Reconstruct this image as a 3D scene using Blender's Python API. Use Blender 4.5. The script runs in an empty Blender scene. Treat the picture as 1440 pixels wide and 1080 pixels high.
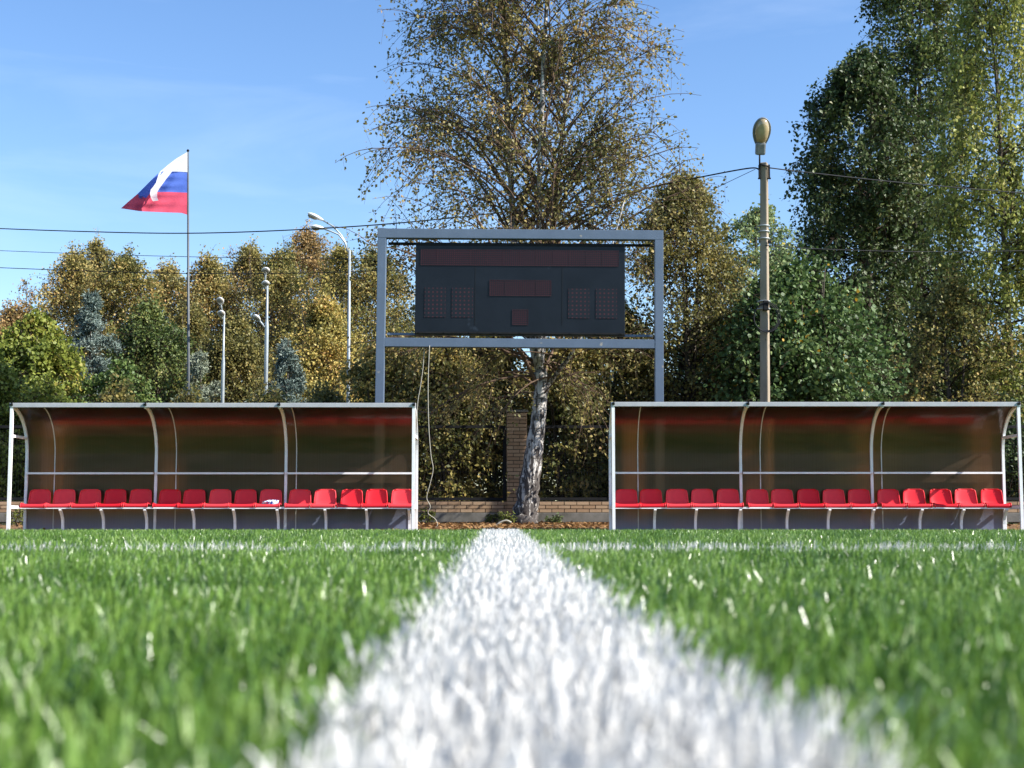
import bpy, math, random
import numpy as np
from mathutils import Vector, Matrix

R = math.radians
random.seed(7)
scene = bpy.context.scene
COL = scene.collection

# ------------------------------------------------------------------ camera model
F = 2000.0                       # focal length in pixels of the 1440 px wide photograph
CAMZ = 0.10
PITCH = math.atan((727 - 540) / F)
CP, SP = math.cos(PITCH), math.sin(PITCH)


def P(px, py, D):
    """the point D metres away that the photograph shows at px, py"""
    u = (px - 720) / F
    v = (540 - py) / F
    y = CP - v * SP
    z = SP + v * CP
    k = D / y
    return (u * k, D, CAMZ + z * k)


# ------------------------------------------------------------------ helpers: objects
def props(o, label=None, cat=None, group=None, kind=None):
    if label: o['label'] = label
    if cat: o['category'] = cat
    if group: o['group'] = group
    if kind: o['kind'] = kind
    return o


def empty(name, loc, label=None, cat=None, group=None, rot=(0, 0, 0)):
    o = bpy.data.objects.new(name, None)
    o.empty_display_size = .2
    COL.objects.link(o)
    o.location = loc
    o.rotation_euler = rot
    return props(o, label, cat, group)


def link_mesh(name, me, mats, parent=None):
    for m in (mats if isinstance(mats, (list, tuple)) else [mats]):
        me.materials.append(m)
    o = bpy.data.objects.new(name, me)
    COL.objects.link(o)
    if parent: o.parent = parent
    return o


def np_mesh(name, verts, faces_by_size, mat_idx=None, smooth=False):
    """verts (n,3); faces_by_size: list of int arrays (m,k)"""
    me = bpy.data.meshes.new(name)
    verts = np.asarray(verts, dtype=np.float32)
    me.vertices.add(len(verts))
    me.vertices.foreach_set('co', verts.ravel())
    loops = np.concatenate([f.ravel() for f in faces_by_size]).astype(np.int32)
    sizes = np.concatenate([np.full(len(f), f.shape[1]) for f in faces_by_size]).astype(np.int32)
    starts = np.concatenate([[0], np.cumsum(sizes)[:-1]]).astype(np.int32)
    me.loops.add(len(loops))
    me.loops.foreach_set('vertex_index', loops)
    me.polygons.add(len(sizes))
    me.polygons.foreach_set('loop_start', starts)
    me.polygons.foreach_set('loop_total', sizes)
    if mat_idx is not None:
        me.polygons.foreach_set('material_index', np.asarray(mat_idx, dtype=np.int32))
    me.polygons.foreach_set('use_smooth', np.full(len(sizes), smooth))
    me.update(calc_edges=True)
    me.validate()
    return me


def copy_tree(o, parent=None):
    c = o.copy()
    COL.objects.link(c)
    c.parent = parent
    for ch in list(o.children):
        copy_tree(ch, c)
    return c


class MB:
    """collects boxes, tubes and lofts into one mesh"""
    def __init__(s):
        s.v, s.f, s.m, s.sm = [], [], [], []

    def add(s, vs, fs, mi=0, smooth=False):
        b = len(s.v)
        s.v += [tuple(p) for p in vs]
        for f in fs:
            s.f.append([b + i for i in f]); s.m.append(mi); s.sm.append(smooth)

    def box(s, c, d, mi=0, rot=None):
        x, y, z = d[0] / 2, d[1] / 2, d[2] / 2
        vs = [Vector((a * x, b * y, e * z)) for a in (-1, 1) for b in (-1, 1) for e in (-1, 1)]
        if rot is not None: vs = [rot @ p for p in vs]
        vs = [p + Vector(c) for p in vs]
        s.add(vs, [(0, 1, 3, 2), (4, 6, 7, 5), (0, 4, 5, 1), (2, 3, 7, 6), (0, 2, 6, 4), (1, 5, 7, 3)], mi)

    def cham(s, c, d, b, mi=0, rot=None):
        """box with bevelled edges"""
        import bmesh
        bm = bmesh.new()
        bmesh.ops.create_cube(bm, size=1)
        for v in bm.verts: v.co = Vector((v.co.x * d[0], v.co.y * d[1], v.co.z * d[2]))
        bmesh.ops.bevel(bm, geom=bm.edges[:], offset=b, segments=2, profile=.6, affect='EDGES')
        vs = []
        for i, v in enumerate(bm.verts):
            v.index = i
            p = v.co.copy()
            if rot is not None: p = rot @ p
            vs.append(p + Vector(c))
        s.add(vs, [[v.index for v in f.verts] for f in bm.faces], mi)
        bm.free()

    def tube(s, pts, r, sides=8, mi=0, smooth=True, up=(0, 0, 1), square=False, cap=True):
        pts = [Vector(p) for p in pts]
        n = len(pts)
        rs = r if isinstance(r, (list, tuple)) else [r] * n
        if square: sides = 4; smooth = False
        ref = Vector(up)
        vs = []
        prev = None
        for i, p in enumerate(pts):
            t = (pts[min(i + 1, n - 1)] - pts[max(i - 1, 0)]).normalized()
            if prev is None:
                a = ref if abs(t.dot(ref)) < .95 else Vector((1, 0, 0))
                a = (a - t * a.dot(t)).normalized()
            else:
                a = (prev - t * prev.dot(t)).normalized()
            prev = a
            b = t.cross(a)
            k = rs[i]
            off = math.pi / 4 if square else 0
            if square: k *= 1.41421
            for j in range(sides):
                an = 2 * math.pi * j / sides + off
                vs.append(p + a * (math.cos(an) * k) + b * (math.sin(an) * k))
        fs = []
        for i in range(n - 1):
            for j in range(sides):
                j2 = (j + 1) % sides
                fs.append((i * sides + j, i * sides + j2, (i + 1) * sides + j2, (i + 1) * sides + j))
        if cap:
            fs.append(tuple(reversed(range(sides))))
            fs.append(tuple((n - 1) * sides + j for j in range(sides)))
        s.add(vs, fs, mi, smooth)

    def loft(s, rows, mi=0, smooth=True, closed=False):
        m = len(rows[0])
        vs = [p for r_ in rows for p in r_]
        fs = []
        for i in range(len(rows) - 1):
            for j in range(m if closed else m - 1):
                j2 = (j + 1) % m
                fs.append((i * m + j, i * m + j2, (i + 1) * m + j2, (i + 1) * m + j))
        s.add(vs, fs, mi, smooth)

    def ellipsoid(s, c, d, mi=0, rot=None, nu=16, nv=10, fn=None):
        rows = []
        for i in range(nv + 1):
            th = math.pi * i / nv
            row = []
            for j in range(nu):
                ph = 2 * math.pi * j / nu
                p = Vector((math.sin(th) * math.cos(ph), math.sin(th) * math.sin(ph), math.cos(th)))
                if fn: p = fn(p)
                p = Vector((p.x * d[0], p.y * d[1], p.z * d[2]))
                if rot is not None: p = rot @ p
                row.append(p + Vector(c))
            rows.append(row)
        s.loft(rows, mi, True, closed=True)

    def build(s, name, mats, parent=None):
        me = bpy.data.meshes.new(name)
        me.from_pydata([tuple(p) for p in s.v], [], s.f)
        me.polygons.foreach_set('material_index', s.m)
        me.polygons.foreach_set('use_smooth', s.sm)
        me.update()
        return link_mesh(name, me, mats, parent)


# ------------------------------------------------------------------ helpers: materials
def new_mat(name):
    m = bpy.data.materials.new(name)
    m.use_nodes = True
    nt = m.node_tree
    nt.nodes.clear()
    out = nt.nodes.new('ShaderNodeOutputMaterial')
    return m, nt, out


def N(nt, typ, **kw):
    n = nt.nodes.new(typ)
    for k, v in kw.items():
        setattr(n, k, v)
    return n


def setin(n, **kw):
    for k, v in kw.items():
        n.inputs[k.replace('_', ' ')].default_value = v


def ramp(nt, stops, interp='LINEAR'):
    n = N(nt, 'ShaderNodeValToRGB')
    cr = n.color_ramp
    cr.interpolation = interp
    while len(cr.elements) < len(stops): cr.elements.new(.5)
    for e, (p, c) in zip(cr.elements, stops):
        e.position = p
        e.color = (c[0], c[1], c[2], 1)
    return n


def math_n(nt, op, a, b=None):
    n = N(nt, 'ShaderNodeMath', operation=op)
    for i, x in enumerate((a, b)):
        if x is None: continue
        if isinstance(x, (int, float)): n.inputs[i].default_value = x
        else: nt.links.new(x, n.inputs[i])
    return n.outputs[0]


def surf_mat(name, c1, c2, scale=6, rough=.5, bump=.1, spec=.5, metal=0, detail=6, stretch=(1, 1, 1), speck=None, bump_scale=None):
    """two-tone worn surface"""
    m, nt, out = new_mat(name)
    L = nt.links.new
    tc = N(nt, 'ShaderNodeTexCoord')
    mp = N(nt, 'ShaderNodeMapping'); mp.inputs['Scale'].default_value = stretch
    L(tc.outputs['Object'], mp.inputs['Vector'])
    nz = N(nt, 'ShaderNodeTexNoise'); setin(nz, Scale=scale, Detail=detail, Roughness=.6)
    L(mp.outputs[0], nz.inputs['Vector'])
    rp = ramp(nt, [(.32, c1), (.68, c2)])
    L(nz.outputs['Fac'], rp.inputs['Fac'])
    b = N(nt, 'ShaderNodeBsdfPrincipled')
    setin(b, Roughness=rough, Metallic=metal)
    b.inputs['Specular IOR Level'].default_value = spec
    col = rp.outputs[0]
    if speck:
        n2 = N(nt, 'ShaderNodeTexNoise'); setin(n2, Scale=speck[1], Detail=4.)
        L(mp.outputs[0], n2.inputs['Vector'])
        r2 = ramp(nt, [(speck[2], (0, 0, 0)), (speck[2] + .06, (1, 1, 1))])
        L(n2.outputs['Fac'], r2.inputs['Fac'])
        mx = N(nt, 'ShaderNodeMix', data_type='RGBA')
        L(r2.outputs[0], mx.inputs['Factor']); L(col, mx.inputs['A'])
        mx.inputs['B'].default_value = (*speck[0], 1)
        col = mx.outputs['Result']
    L(col, b.inputs['Base Color'])
    if bump:
        nb = N(nt, 'ShaderNodeTexNoise'); setin(nb, Scale=bump_scale or scale * 6, Detail=5.)
        L(mp.outputs[0], nb.inputs['Vector'])
        bp = N(nt, 'ShaderNodeBump'); setin(bp, Strength=bump, Distance=.01)
        L(nb.outputs['Fac'], bp.inputs['Height'])
        L(bp.outputs[0], b.inputs['Normal'])
    L(b.outputs[0], out.inputs[0])
    return m


def leaf_mat(name, stops, trans=.3, patch=None, patch_scale=.6, rough=.50, spec=.32):
    """each leaf takes its own colour off the ramp; patches of another colour run through the crown"""
    m, nt, out = new_mat(name)
    L = nt.links.new
    g = N(nt, 'ShaderNodeNewGeometry')
    rp = ramp(nt, stops)
    tc = N(nt, 'ShaderNodeTexCoord')
    nz = N(nt, 'ShaderNodeTexNoise'); setin(nz, Scale=patch_scale, Detail=2.)
    L(tc.outputs['Object'], nz.inputs['Vector'])
    a = math_n(nt, 'MULTIPLY', g.outputs['Random Per Island'], .62)
    k = math_n(nt, 'MULTIPLY_ADD', nz.outputs['Fac'], 1.5)
    k.node.inputs[2].default_value = -.56
    s = math_n(nt, 'ADD', a, k)
    s.node.use_clamp = True
    L(s, rp.inputs['Fac'])
    col = rp.outputs[0]
    if patch:
        wn = N(nt, 'ShaderNodeTexWhiteNoise', noise_dimensions='1D')
        L(g.outputs['Random Per Island'], wn.inputs['W'])
        gt = math_n(nt, 'GREATER_THAN', wn.outputs['Value'], 1 - patch[1])
        mx = N(nt, 'ShaderNodeMix', data_type='RGBA')
        L(gt, mx.inputs['Factor']); L(col, mx.inputs['A']); mx.inputs['B'].default_value = (*patch[0], 1)
        col = mx.outputs['Result']
    b = N(nt, 'ShaderNodeBsdfPrincipled'); setin(b, Roughness=rough)
    b.inputs['Specular IOR Level'].default_value = spec
    L(col, b.inputs['Base Color'])
    t = N(nt, 'ShaderNodeBsdfTranslucent'); L(col, t.inputs['Color'])
    ms = N(nt, 'ShaderNodeMixShader'); ms.inputs[0].default_value = trans
    L(b.outputs[0], ms.inputs[1]); L(t.outputs[0], ms.inputs[2])
    L(ms.outputs[0], out.inputs[0])
    return m


M = {}
M['white_paint'] = surf_mat('white_paint', (.88, .87, .87), (.78, .77, .78), 9, .4, .05, speck=((.30, .22, .16), 24, .70))
M['roof_edge'] = surf_mat('roof_edge', (.46, .46, .48), (.38, .38, .40), 5, .4, .04)
M['joint'] = surf_mat('joint', (.62, .60, .58), (.52, .50, .48), 6, .35, .02)
M['dark_metal'] = surf_mat('dark_metal', (.008, .008, .009), (.014, .014, .015), 10, .7, .05, .2)
M['red_plastic'] = surf_mat('red_plastic', (.72, .014, .028), (.62, .011, .022), 5, .40, .06, .25, bump_scale=160)
M['frame_paint'] = surf_mat('frame_paint', (.112, .150, .215), (.092, .126, .182), 3, .42, .03, speck=((.30, .28, .25), 5.5, .66))
M['galv'] = surf_mat('galv', (.40, .44, .46), (.30, .34, .36), 4, .4, .03, .5, .2)
M['lamp_white'] = surf_mat('lamp_white', (.80, .80, .78), (.66, .66, .65), 4, .35, .02)
M['lamp_grey'] = surf_mat('lamp_grey', (.20, .21, .215), (.14, .145, .15), 9, .45, .03)
M['concrete_pole'] = surf_mat('concrete_pole', (.36, .295, .225), (.23, .185, .135), 2.2, .85, .5, .2, stretch=(2, 2, .6),
                              speck=((.09, .075, .06), 9, .66), bump_scale=60)
M['footing'] = surf_mat('footing', (.20, .19, .17), (.11, .105, .09), 3, .9, .4, .2, bump_scale=50)
M['mortar'] = surf_mat('mortar', (.04, .034, .03), (.07, .06, .05), 8, .95, .3, .1)
M['black_cable'] = surf_mat('black_cable', (.010, .011, .014), (.015, .016, .02), 5, .7, 0, .2)
M['pole_paint'] = surf_mat('pole_paint', (.085, .095, .105), (.06, .068, .075), 4, .5, .03)
M['pale_cable'] = surf_mat('pale_cable', (.40, .38, .31), (.32, .30, .25), 9, .5, 0)
M['bark_dark'] = surf_mat('bark_dark', (.075, .055, .042), (.035, .026, .02), 7, .9, .5, .1)
M['twig_brown'] = surf_mat('twig_brown', (.15, .10, .07), (.085, .055, .04), 7, .85, .3, .15)
M['bark_grey'] = surf_mat('bark_grey', (.13, .11, .09), (.07, .058, .048), 7, .9, .5, .1)


def brick_material():
    m, nt, out = new_mat('brick_faces')
    L = nt.links.new
    g = N(nt, 'ShaderNodeNewGeometry')
    tc = N(nt, 'ShaderNodeTexCoord')
    rp = ramp(nt, [(0, (.23, .14, .08)), (.35, (.33, .21, .12)), (.7, (.41, .28, .17)), (1, (.28, .155, .09))])
    nz = N(nt, 'ShaderNodeTexNoise'); setin(nz, Scale=14., Detail=6.)
    L(tc.outputs['Object'], nz.inputs['Vector'])
    a = math_n(nt, 'MULTIPLY_ADD', nz.outputs['Fac'], .7)
    L(g.outputs['Random Per Island'], a.node.inputs[2])
    a = math_n(nt, 'MULTIPLY', a, .62)
    L(a, rp.inputs['Fac'])
    b = N(nt, 'ShaderNodeBsdfPrincipled'); setin(b, Roughness=.88)
    L(rp.outputs[0], b.inputs['Base Color'])
    n2 = N(nt, 'ShaderNodeTexNoise'); setin(n2, Scale=90., Detail=4.)
    L(tc.outputs['Object'], n2.inputs['Vector'])
    bp = N(nt, 'ShaderNodeBump'); setin(bp, Strength=.5, Distance=.005)
    L(n2.outputs['Fac'], bp.inputs['Height']); L(bp.outputs[0], b.inputs['Normal'])
    L(b.outputs[0], out.inputs[0])
    return m


M['brick'] = brick_material()


def birch_material():
    m, nt, out = new_mat('birch_bark')
    L = nt.links.new
    tc = N(nt, 'ShaderNodeTexCoord')
    mp = N(nt, 'ShaderNodeMapping'); mp.inputs['Scale'].default_value = (2.2, 2.2, 13)
    L(tc.outputs['Object'], mp.inputs['Vector'])
    n1 = N(nt, 'ShaderNodeTexNoise'); setin(n1, Scale=1.5, Detail=8., Roughness=.7)
    L(mp.outputs[0], n1.inputs['Vector'])
    mp2 = N(nt, 'ShaderNodeMapping'); mp2.inputs['Scale'].default_value = (9, 9, 2.4)
    L(tc.outputs['Object'], mp2.inputs['Vector'])
    n2 = N(nt, 'ShaderNodeTexNoise'); setin(n2, Scale=1.7, Detail=8., Roughness=.65, Distortion=.6)
    L(mp2.outputs[0], n2.inputs['Vector'])
    sx = N(nt, 'ShaderNodeSeparateXYZ'); L(tc.outputs['Object'], sx.inputs[0])
    low = N(nt, 'ShaderNodeMapRange'); setin(low, From_Min=1.7, From_Max=.1, To_Min=0., To_Max=.13)
    L(sx.outputs['Z'], low.inputs['Value'])
    # fissured dark plates, more of them low on the stem
    s = math_n(nt, 'ADD', n2.outputs['Fac'], low.outputs[0])
    r2 = ramp(nt, [(.49, (0, 0, 0)), (.58, (1, 1, 1))]); L(s, r2.inputs['Fac'])
    r1 = ramp(nt, [(.55, (0, 0, 0)), (.63, (1, 1, 1))]); L(n1.outputs['Fac'], r1.inputs['Fac'])
    mxm = math_n(nt, 'MAXIMUM', r1.outputs[0], r2.outputs[0])
    n3 = N(nt, 'ShaderNodeTexNoise'); setin(n3, Scale=5., Detail=4.)
    L(tc.outputs['Object'], n3.inputs['Vector'])
    base = ramp(nt, [(.3, (.40, .37, .34)), (.7, (.64, .61, .57))]); L(n3.outputs['Fac'], base.inputs['Fac'])
    mx = N(nt, 'ShaderNodeMix', data_type='RGBA')
    L(mxm, mx.inputs['Factor']); L(base.outputs[0], mx.inputs['A']); mx.inputs['B'].default_value = (.045, .036, .032, 1)
    b = N(nt, 'ShaderNodeBsdfPrincipled'); setin(b, Roughness=.75)
    L(mx.outputs['Result'], b.inputs['Base Color'])
    bp = N(nt, 'ShaderNodeBump'); setin(bp, Strength=.7, Distance=.02); bp.invert = True
    L(mxm, bp.inputs['Height']); L(bp.outputs[0], b.inputs['Normal'])
    L(b.outputs[0], out.inputs[0])
    return m


M['birch_bark'] = birch_material()


def polycarbonate():
    """smoke-brown twin-wall sheet: tinted, glossy, flutes running up the sheet, a film of dust"""
    m, nt, out = new_mat('smoked_polycarbonate')
    L = nt.links.new
    tc = N(nt, 'ShaderNodeTexCoord')
    sx = N(nt, 'ShaderNodeSeparateXYZ'); L(tc.outputs['Object'], sx.inputs[0])
    cx = N(nt, 'ShaderNodeCombineXYZ'); L(sx.outputs['X'], cx.inputs['X'])
    fl = N(nt, 'ShaderNodeTexNoise'); setin(fl, Scale=60., Detail=2.)
    L(cx.outputs[0], fl.inputs['Vector'])
    big = N(nt, 'ShaderNodeTexNoise'); setin(big, Scale=1.6, Detail=4.)
    L(tc.outputs['Object'], big.inputs['Vector'])
    bp = N(nt, 'ShaderNodeBump'); setin(bp, Strength=.22, Distance=.004)
    L(fl.outputs['Fac'], bp.inputs['Height'])
    bp2 = N(nt, 'ShaderNodeBump'); setin(bp2, Strength=.25, Distance=.02)
    L(big.outputs['Fac'], bp2.inputs['Height']); L(bp.outputs[0], bp2.inputs['Normal'])
    tint = ramp(nt, [(.3, (.44, .32, .21)), (.7, (.56, .42, .28))]); L(fl.outputs['Fac'], tint.inputs['Fac'])
    tr = N(nt, 'ShaderNodeBsdfTransparent'); L(tint.outputs[0], tr.inputs['Color'])
    rf = N(nt, 'ShaderNodeBsdfRefraction'); setin(rf, IOR=1.16, Roughness=.30)
    L(tint.outputs[0], rf.inputs['Color']); L(bp.outputs[0], rf.inputs['Normal'])
    clear = N(nt, 'ShaderNodeMixShader'); clear.inputs[0].default_value = .66
    L(tr.outputs[0], clear.inputs[1]); L(rf.outputs[0], clear.inputs[2])
    gl = N(nt, 'ShaderNodeBsdfGlossy'); setin(gl, Roughness=.19)
    gl.inputs['Color'].default_value = (.52, .50, .48, 1)
    L(bp2.outputs[0], gl.inputs['Normal'])
    fr = N(nt, 'ShaderNodeFresnel'); setin(fr, IOR=1.58)
    L(bp2.outputs[0], fr.inputs['Normal'])
    fm = math_n(nt, 'MULTIPLY_ADD', fr.outputs[0], 1.0); fm.node.inputs[2].default_value = .03
    fm.node.use_clamp = True
    df = N(nt, 'ShaderNodeBsdfDiffuse'); df.inputs['Color'].default_value = (.34, .225, .15, 1)
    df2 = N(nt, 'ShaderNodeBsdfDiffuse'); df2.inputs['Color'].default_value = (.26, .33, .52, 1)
    # dust film: streaky, thicker at the foot, where blue sky light is painted in
    mpd = N(nt, 'ShaderNodeMapping'); mpd.inputs['Scale'].default_value = (1.2, 1.2, 9)
    oi = N(nt, 'ShaderNodeObjectInfo')
    ofs = N(nt, 'ShaderNodeVectorMath', operation='ADD'); L(tc.outputs['Object'], ofs.inputs[0])
    sc_ = math_n(nt, 'MULTIPLY', oi.outputs['Random'], 40.); L(sc_, ofs.inputs[1])
    L(ofs.outputs[0], mpd.inputs['Vector'])
    dn = N(nt, 'ShaderNodeTexNoise'); setin(dn, Scale=1.0, Detail=6., Roughness=.65)
    L(mpd.outputs[0], dn.inputs['Vector'])
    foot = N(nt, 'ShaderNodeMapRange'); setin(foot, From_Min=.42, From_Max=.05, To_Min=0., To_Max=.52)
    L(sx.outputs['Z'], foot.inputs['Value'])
    dst = N(nt, 'ShaderNodeMapRange'); setin(dst, From_Min=.35, From_Max=.8, To_Min=.05, To_Max=.18)
    L(dn.outputs['Fac'], dst.inputs['Value'])
    m1 = N(nt, 'ShaderNodeMixShader'); L(dst.outputs[0], m1.inputs[0]); L(clear.outputs[0], m1.inputs[1]); L(df.outputs[0], m1.inputs[2])
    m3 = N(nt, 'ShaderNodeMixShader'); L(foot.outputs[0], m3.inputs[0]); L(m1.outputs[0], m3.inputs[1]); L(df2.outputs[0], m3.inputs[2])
    m2 = N(nt, 'ShaderNodeMixShader'); L(fm, m2.inputs[0]); L(m3.outputs[0], m2.inputs[1]); L(gl.outputs[0], m2.inputs[2])
    L(m2.outputs[0], out.inputs[0])
    return m


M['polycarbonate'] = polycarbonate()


def dot_material(name, pitch, size, red, gap):
    m, nt, out = new_mat(name)
    L = nt.links.new
    tc = N(nt, 'ShaderNodeTexCoord')
    sx = N(nt, 'ShaderNodeSeparateXYZ'); L(tc.outputs['Object'], sx.inputs[0])
    ds = []
    for ax in ('X', 'Z'):
        a = math_n(nt, 'DIVIDE', sx.outputs[ax], pitch)
        a = math_n(nt, 'FRACT', a)
        a = math_n(nt, 'SUBTRACT', a, .5)
        ds.append(math_n(nt, 'MULTIPLY', a, a))
    d = math_n(nt, 'SQRT', math_n(nt, 'ADD', ds[0], ds[1]))
    k = math_n(nt, 'LESS_THAN', d, size)
    nz = N(nt, 'ShaderNodeTexNoise'); setin(nz, Scale=2., Detail=3.)
    L(tc.outputs['Object'], nz.inputs['Vector'])
    rp = ramp(nt, [(.3, red), (.7, tuple(x * 1.5 for x in red))]); L(nz.outputs['Fac'], rp.inputs['Fac'])
    mx = N(nt, 'ShaderNodeMix', data_type='RGBA')
    L(k, mx.inputs['Factor']); mx.inputs['A'].default_value = (*gap, 1); L(rp.outputs[0], mx.inputs['B'])
    b = N(nt, 'ShaderNodeBsdfPrincipled'); setin(b, Roughness=.45)
    b.inputs['Specular IOR Level'].default_value = .25
    L(mx.outputs['Result'], b.inputs['Base Color'])
    L(b.outputs[0], out.inputs[0])
    return m


M['led_fine'] = dot_material('led_fine', .0384, .36, (.032, .008, .012), (.010, .009, .013))
M['led_coarse'] = dot_material('led_coarse', .078, .22, (.045, .015, .020), (.010, .013, .019))
M['display'] = surf_mat('display', (.006, .008, .012), (.010, .013, .019), 1.6, .32, .02, .28, speck=((.028, .036, .050), 2.6, .70))

# ------------------------------------------------------------------ ground
def gz(y):
    """height of the field and the ground behind it: the pitch falls away beyond its crest"""
    return np.interp(y, [-30, 3.4, 5.7, 6.6, 14, 20, 23.0, 24.9, 26.0, 27.2, 40, 90, 600], [0, 0, .011, .004, -.115, -.150, -.150, -.15, -.090, -.062, -.06, .3, 3.0])


def sheet(name, xs, ys, mat, dz=0., kind='structure', noise=0.):
    X, Y = np.meshgrid(np.asarray(xs, float), np.asarray(ys, float))
    Z = gz(Y) + dz
    if noise:
        Z = Z + noise * (np.sin(X * 2.1 + 1.3 * np.sin(Y * 1.7)) * .5 + np.sin(X * 5.3 + Y * 4.1) * .25 + np.sin(X * .9 - Y * 3) * .3)
    V = np.stack([X, Y, Z], -1).reshape(-1, 3)
    ny, nx = X.shape
    i = np.arange(ny - 1)[:, None] * nx + np.arange(nx - 1)[None]
    Q = np.stack([i, i + 1, i + nx + 1, i + nx], -1).reshape(-1, 4)
    o = link_mesh(name, np_mesh(name, V, [Q], smooth=True), mat)
    props(o, kind=kind)
    return o


M['ground'] = surf_mat('ground', (.075, .068, .035), (.050, .060, .022), 1.3, .95, .6, .1)
M['turf'] = surf_mat('turf', (.050, .115, .022), (.075, .155, .034), 60, .9, .4, .1)
M['soil'] = surf_mat('soil', (.20, .115, .058), (.115, .07, .04), 7, .95, 1., .1, speck=((.33, .20, .10), 30, .58), bump_scale=40)
sheet('ground', np.linspace(-400, 400, 81), np.concatenate([np.linspace(-30, 22, 27), np.linspace(23, 40, 35), np.geomspace(42, 600, 24)]), M['ground'], -.03)
sheet('turf', np.linspace(-30, 30, 61), np.concatenate([np.linspace(-20, 4, 13), np.linspace(4.1, 23.2, 90)]), M['turf'], -.012)
sheet('soil', np.linspace(-16, 16, 161), np.linspace(23.15, 31, 80), M['soil'], -.012, noise=.03)

# ------------------------------------------------------------------ turf blades
rng = np.random.default_rng(11)


def blade_mesh(name, x, y, L, W, lean, az, face, segs):
    n = len(x)
    ts = np.linspace(0, 1, segs + 1)
    base = np.stack([x, y, gz(y) - .010], -1)
    d = np.stack([np.cos(az), np.sin(az), np.zeros(n)], -1)
    w = np.stack([np.cos(face), np.sin(face), np.zeros(n)], -1)
    rows = []
    for t in ts:
        ang = lean * (t ** 1.0)
        c = base + d * (np.sin(ang) * L * t)[:, None] + np.array([0, 0, 1.]) * (np.cos(ang * .85) * L * t)[:, None]
        wd = W * (1 - .62 * t ** 4) * .5
        rows.append((c - w * wd[:, None], c + w * wd[:, None]))
    V = np.stack([p for r_ in rows for p in r_], 1)          # n, 2*(segs+1), 3
    k = 2 * (segs + 1)
    b = (np.arange(n) * k)[:, None]
    Q = np.concatenate([np.concatenate([b + 2 * i, b + 2 * i + 1, b + 2 * i + 3, b + 2 * i + 2], 1) for i in range(segs)], 0)
    return V.reshape(-1, 3), Q


def line_centre(y):
    return .004 + np.interp(y, [.2, .5, .8, 1.7, 3, 5.5, 10, 23], [.0215, .0135, .0055, -.0035, -.018, -.044, -.09, -.20])


LW = .078
TOUCH = 3.06
zones = [(.10, .75, 44000, 4, .0024), (.75, 1.6, 36000, 3, .0023), (1.6, 3.4, 23000, 2, .0025), (3.4, 6.9, 11000, 2, .0030), (6.9, 11, 2200, 2, .006), (11, 23.1, 520, 2, .011)]
sets = {'green': [], 'white': [], 'touch': []}
for (y0, y1, dens, segs, wid) in zones:
    hw = .40 * y1 + 1.7
    n = int(dens * (y1 - y0) * 2 * hw)
    y = rng.uniform(y0, y1, n); x = rng.uniform(-hw, hw, n)
    keep = (np.abs(x) < .40 * y + .30) | ((np.abs(x) < .40 * y + 1.7) & (rng.random(n) < .22))
    over = np.abs(x) > .40 * y + .30
    wide = np.where(over, 1.8, 1.)[keep]
    x, y = x[keep], y[keep]
    # tufts
    t = .009
    cxs, cys = np.round(x / t) * t, np.round(y / t) * t
    x = x * .55 + cxs * .45; y = y * .55 + cys * .45
    n = len(x)
    hl = np.sin(x * 31 + 2 * np.sin(y * 23)) * .5 + np.sin(y * 41 + x * 17) * .5
    Ln = rng.uniform(.034, .052, n) * (1 + .10 * hl)
    W = wid * rng.uniform(.7, 1.2, n) * wide
    lean = np.abs(rng.normal(.30, .30, n))
    az = rng.uniform(0, 2 * np.pi, n)
    # pile brushed a little to one side
    az = np.where(rng.random(n) < .35, rng.normal(-.6, .7, n), az)
    face = rng.uniform(0, np.pi, n)
    lx = x - line_centre(y) + rng.normal(0, .0035, n) + .004 * np.sin(y * 37) + .003 * np.sin(y * 91)
    isw = np.abs(lx) < LW + .010 * np.clip(.9 - y, 0, 1)
    # a tuft is either white or green
    ty = y + rng.normal(0, .006, n)
    wear = np.sin(x * 3.1 + 1.) + np.sin(x * 7.7 + .4) * .7 + np.sin(x * 17.) * .4
    ist = (np.abs(ty - TOUCH) < .045) & ~isw & (rng.random(n) < np.clip(.66 + .28 * wear, .18, 1.))
    Ln = np.where(isw, Ln * 1.03, np.where(ist, Ln * 1.14, Ln))
    for key, mk in (('white', isw), ('touch', ist), ('green', ~isw & ~ist)):
        if mk.any():
            sets[key].append(blade_mesh(key, x[mk], y[mk], Ln[mk], W[mk] * (1.1 if key != 'green' else 1), lean[mk], az[mk], face[mk], segs))


def merge(parts):
    vs, fs, b = [], [], 0
    for v, f in parts:
        vs.append(v); fs.append(f + b); b += len(v)
    return np.concatenate(vs), np.concatenate(fs)


M['blade'] = leaf_mat('blade', [(0, (.032, .078, .011)), (.35, (.092, .190, .026)), (.65, (.170, .285, .052)), (1, (.27, .38, .11))], .24,
                      patch=((.42, .50, .28), .035), patch_scale=3, rough=.30, spec=.6)
M['white_blade'] = leaf_mat('white_blade', [(0, (.54, .53, .505)), (.5, (.69, .68, .65)), (1, (.84, .825, .785))], .2, rough=.40, spec=.4)
v, f = merge(sets['green'])
o = link_mesh('grass', np_mesh('grass', v, [f]), M['blade'])
props(o, 'bright green artificial grass pile covering the pitch', 'grass', kind='stuff')
v, f = merge(sets['white'])
o = link_mesh('halfway_line', np_mesh('halfway_line', v, [f]), M['white_blade'])
props(o, 'broad white turf line running away from the camera', 'pitch line', kind='structure')
v, f = merge(sets['touch'])
o = link_mesh('touchline', np_mesh('touchline', v, [f]), M['white_blade'])
props(o, 'thin worn white turf line crossing the pitch before the shelters', 'pitch line', kind='structure')

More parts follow.
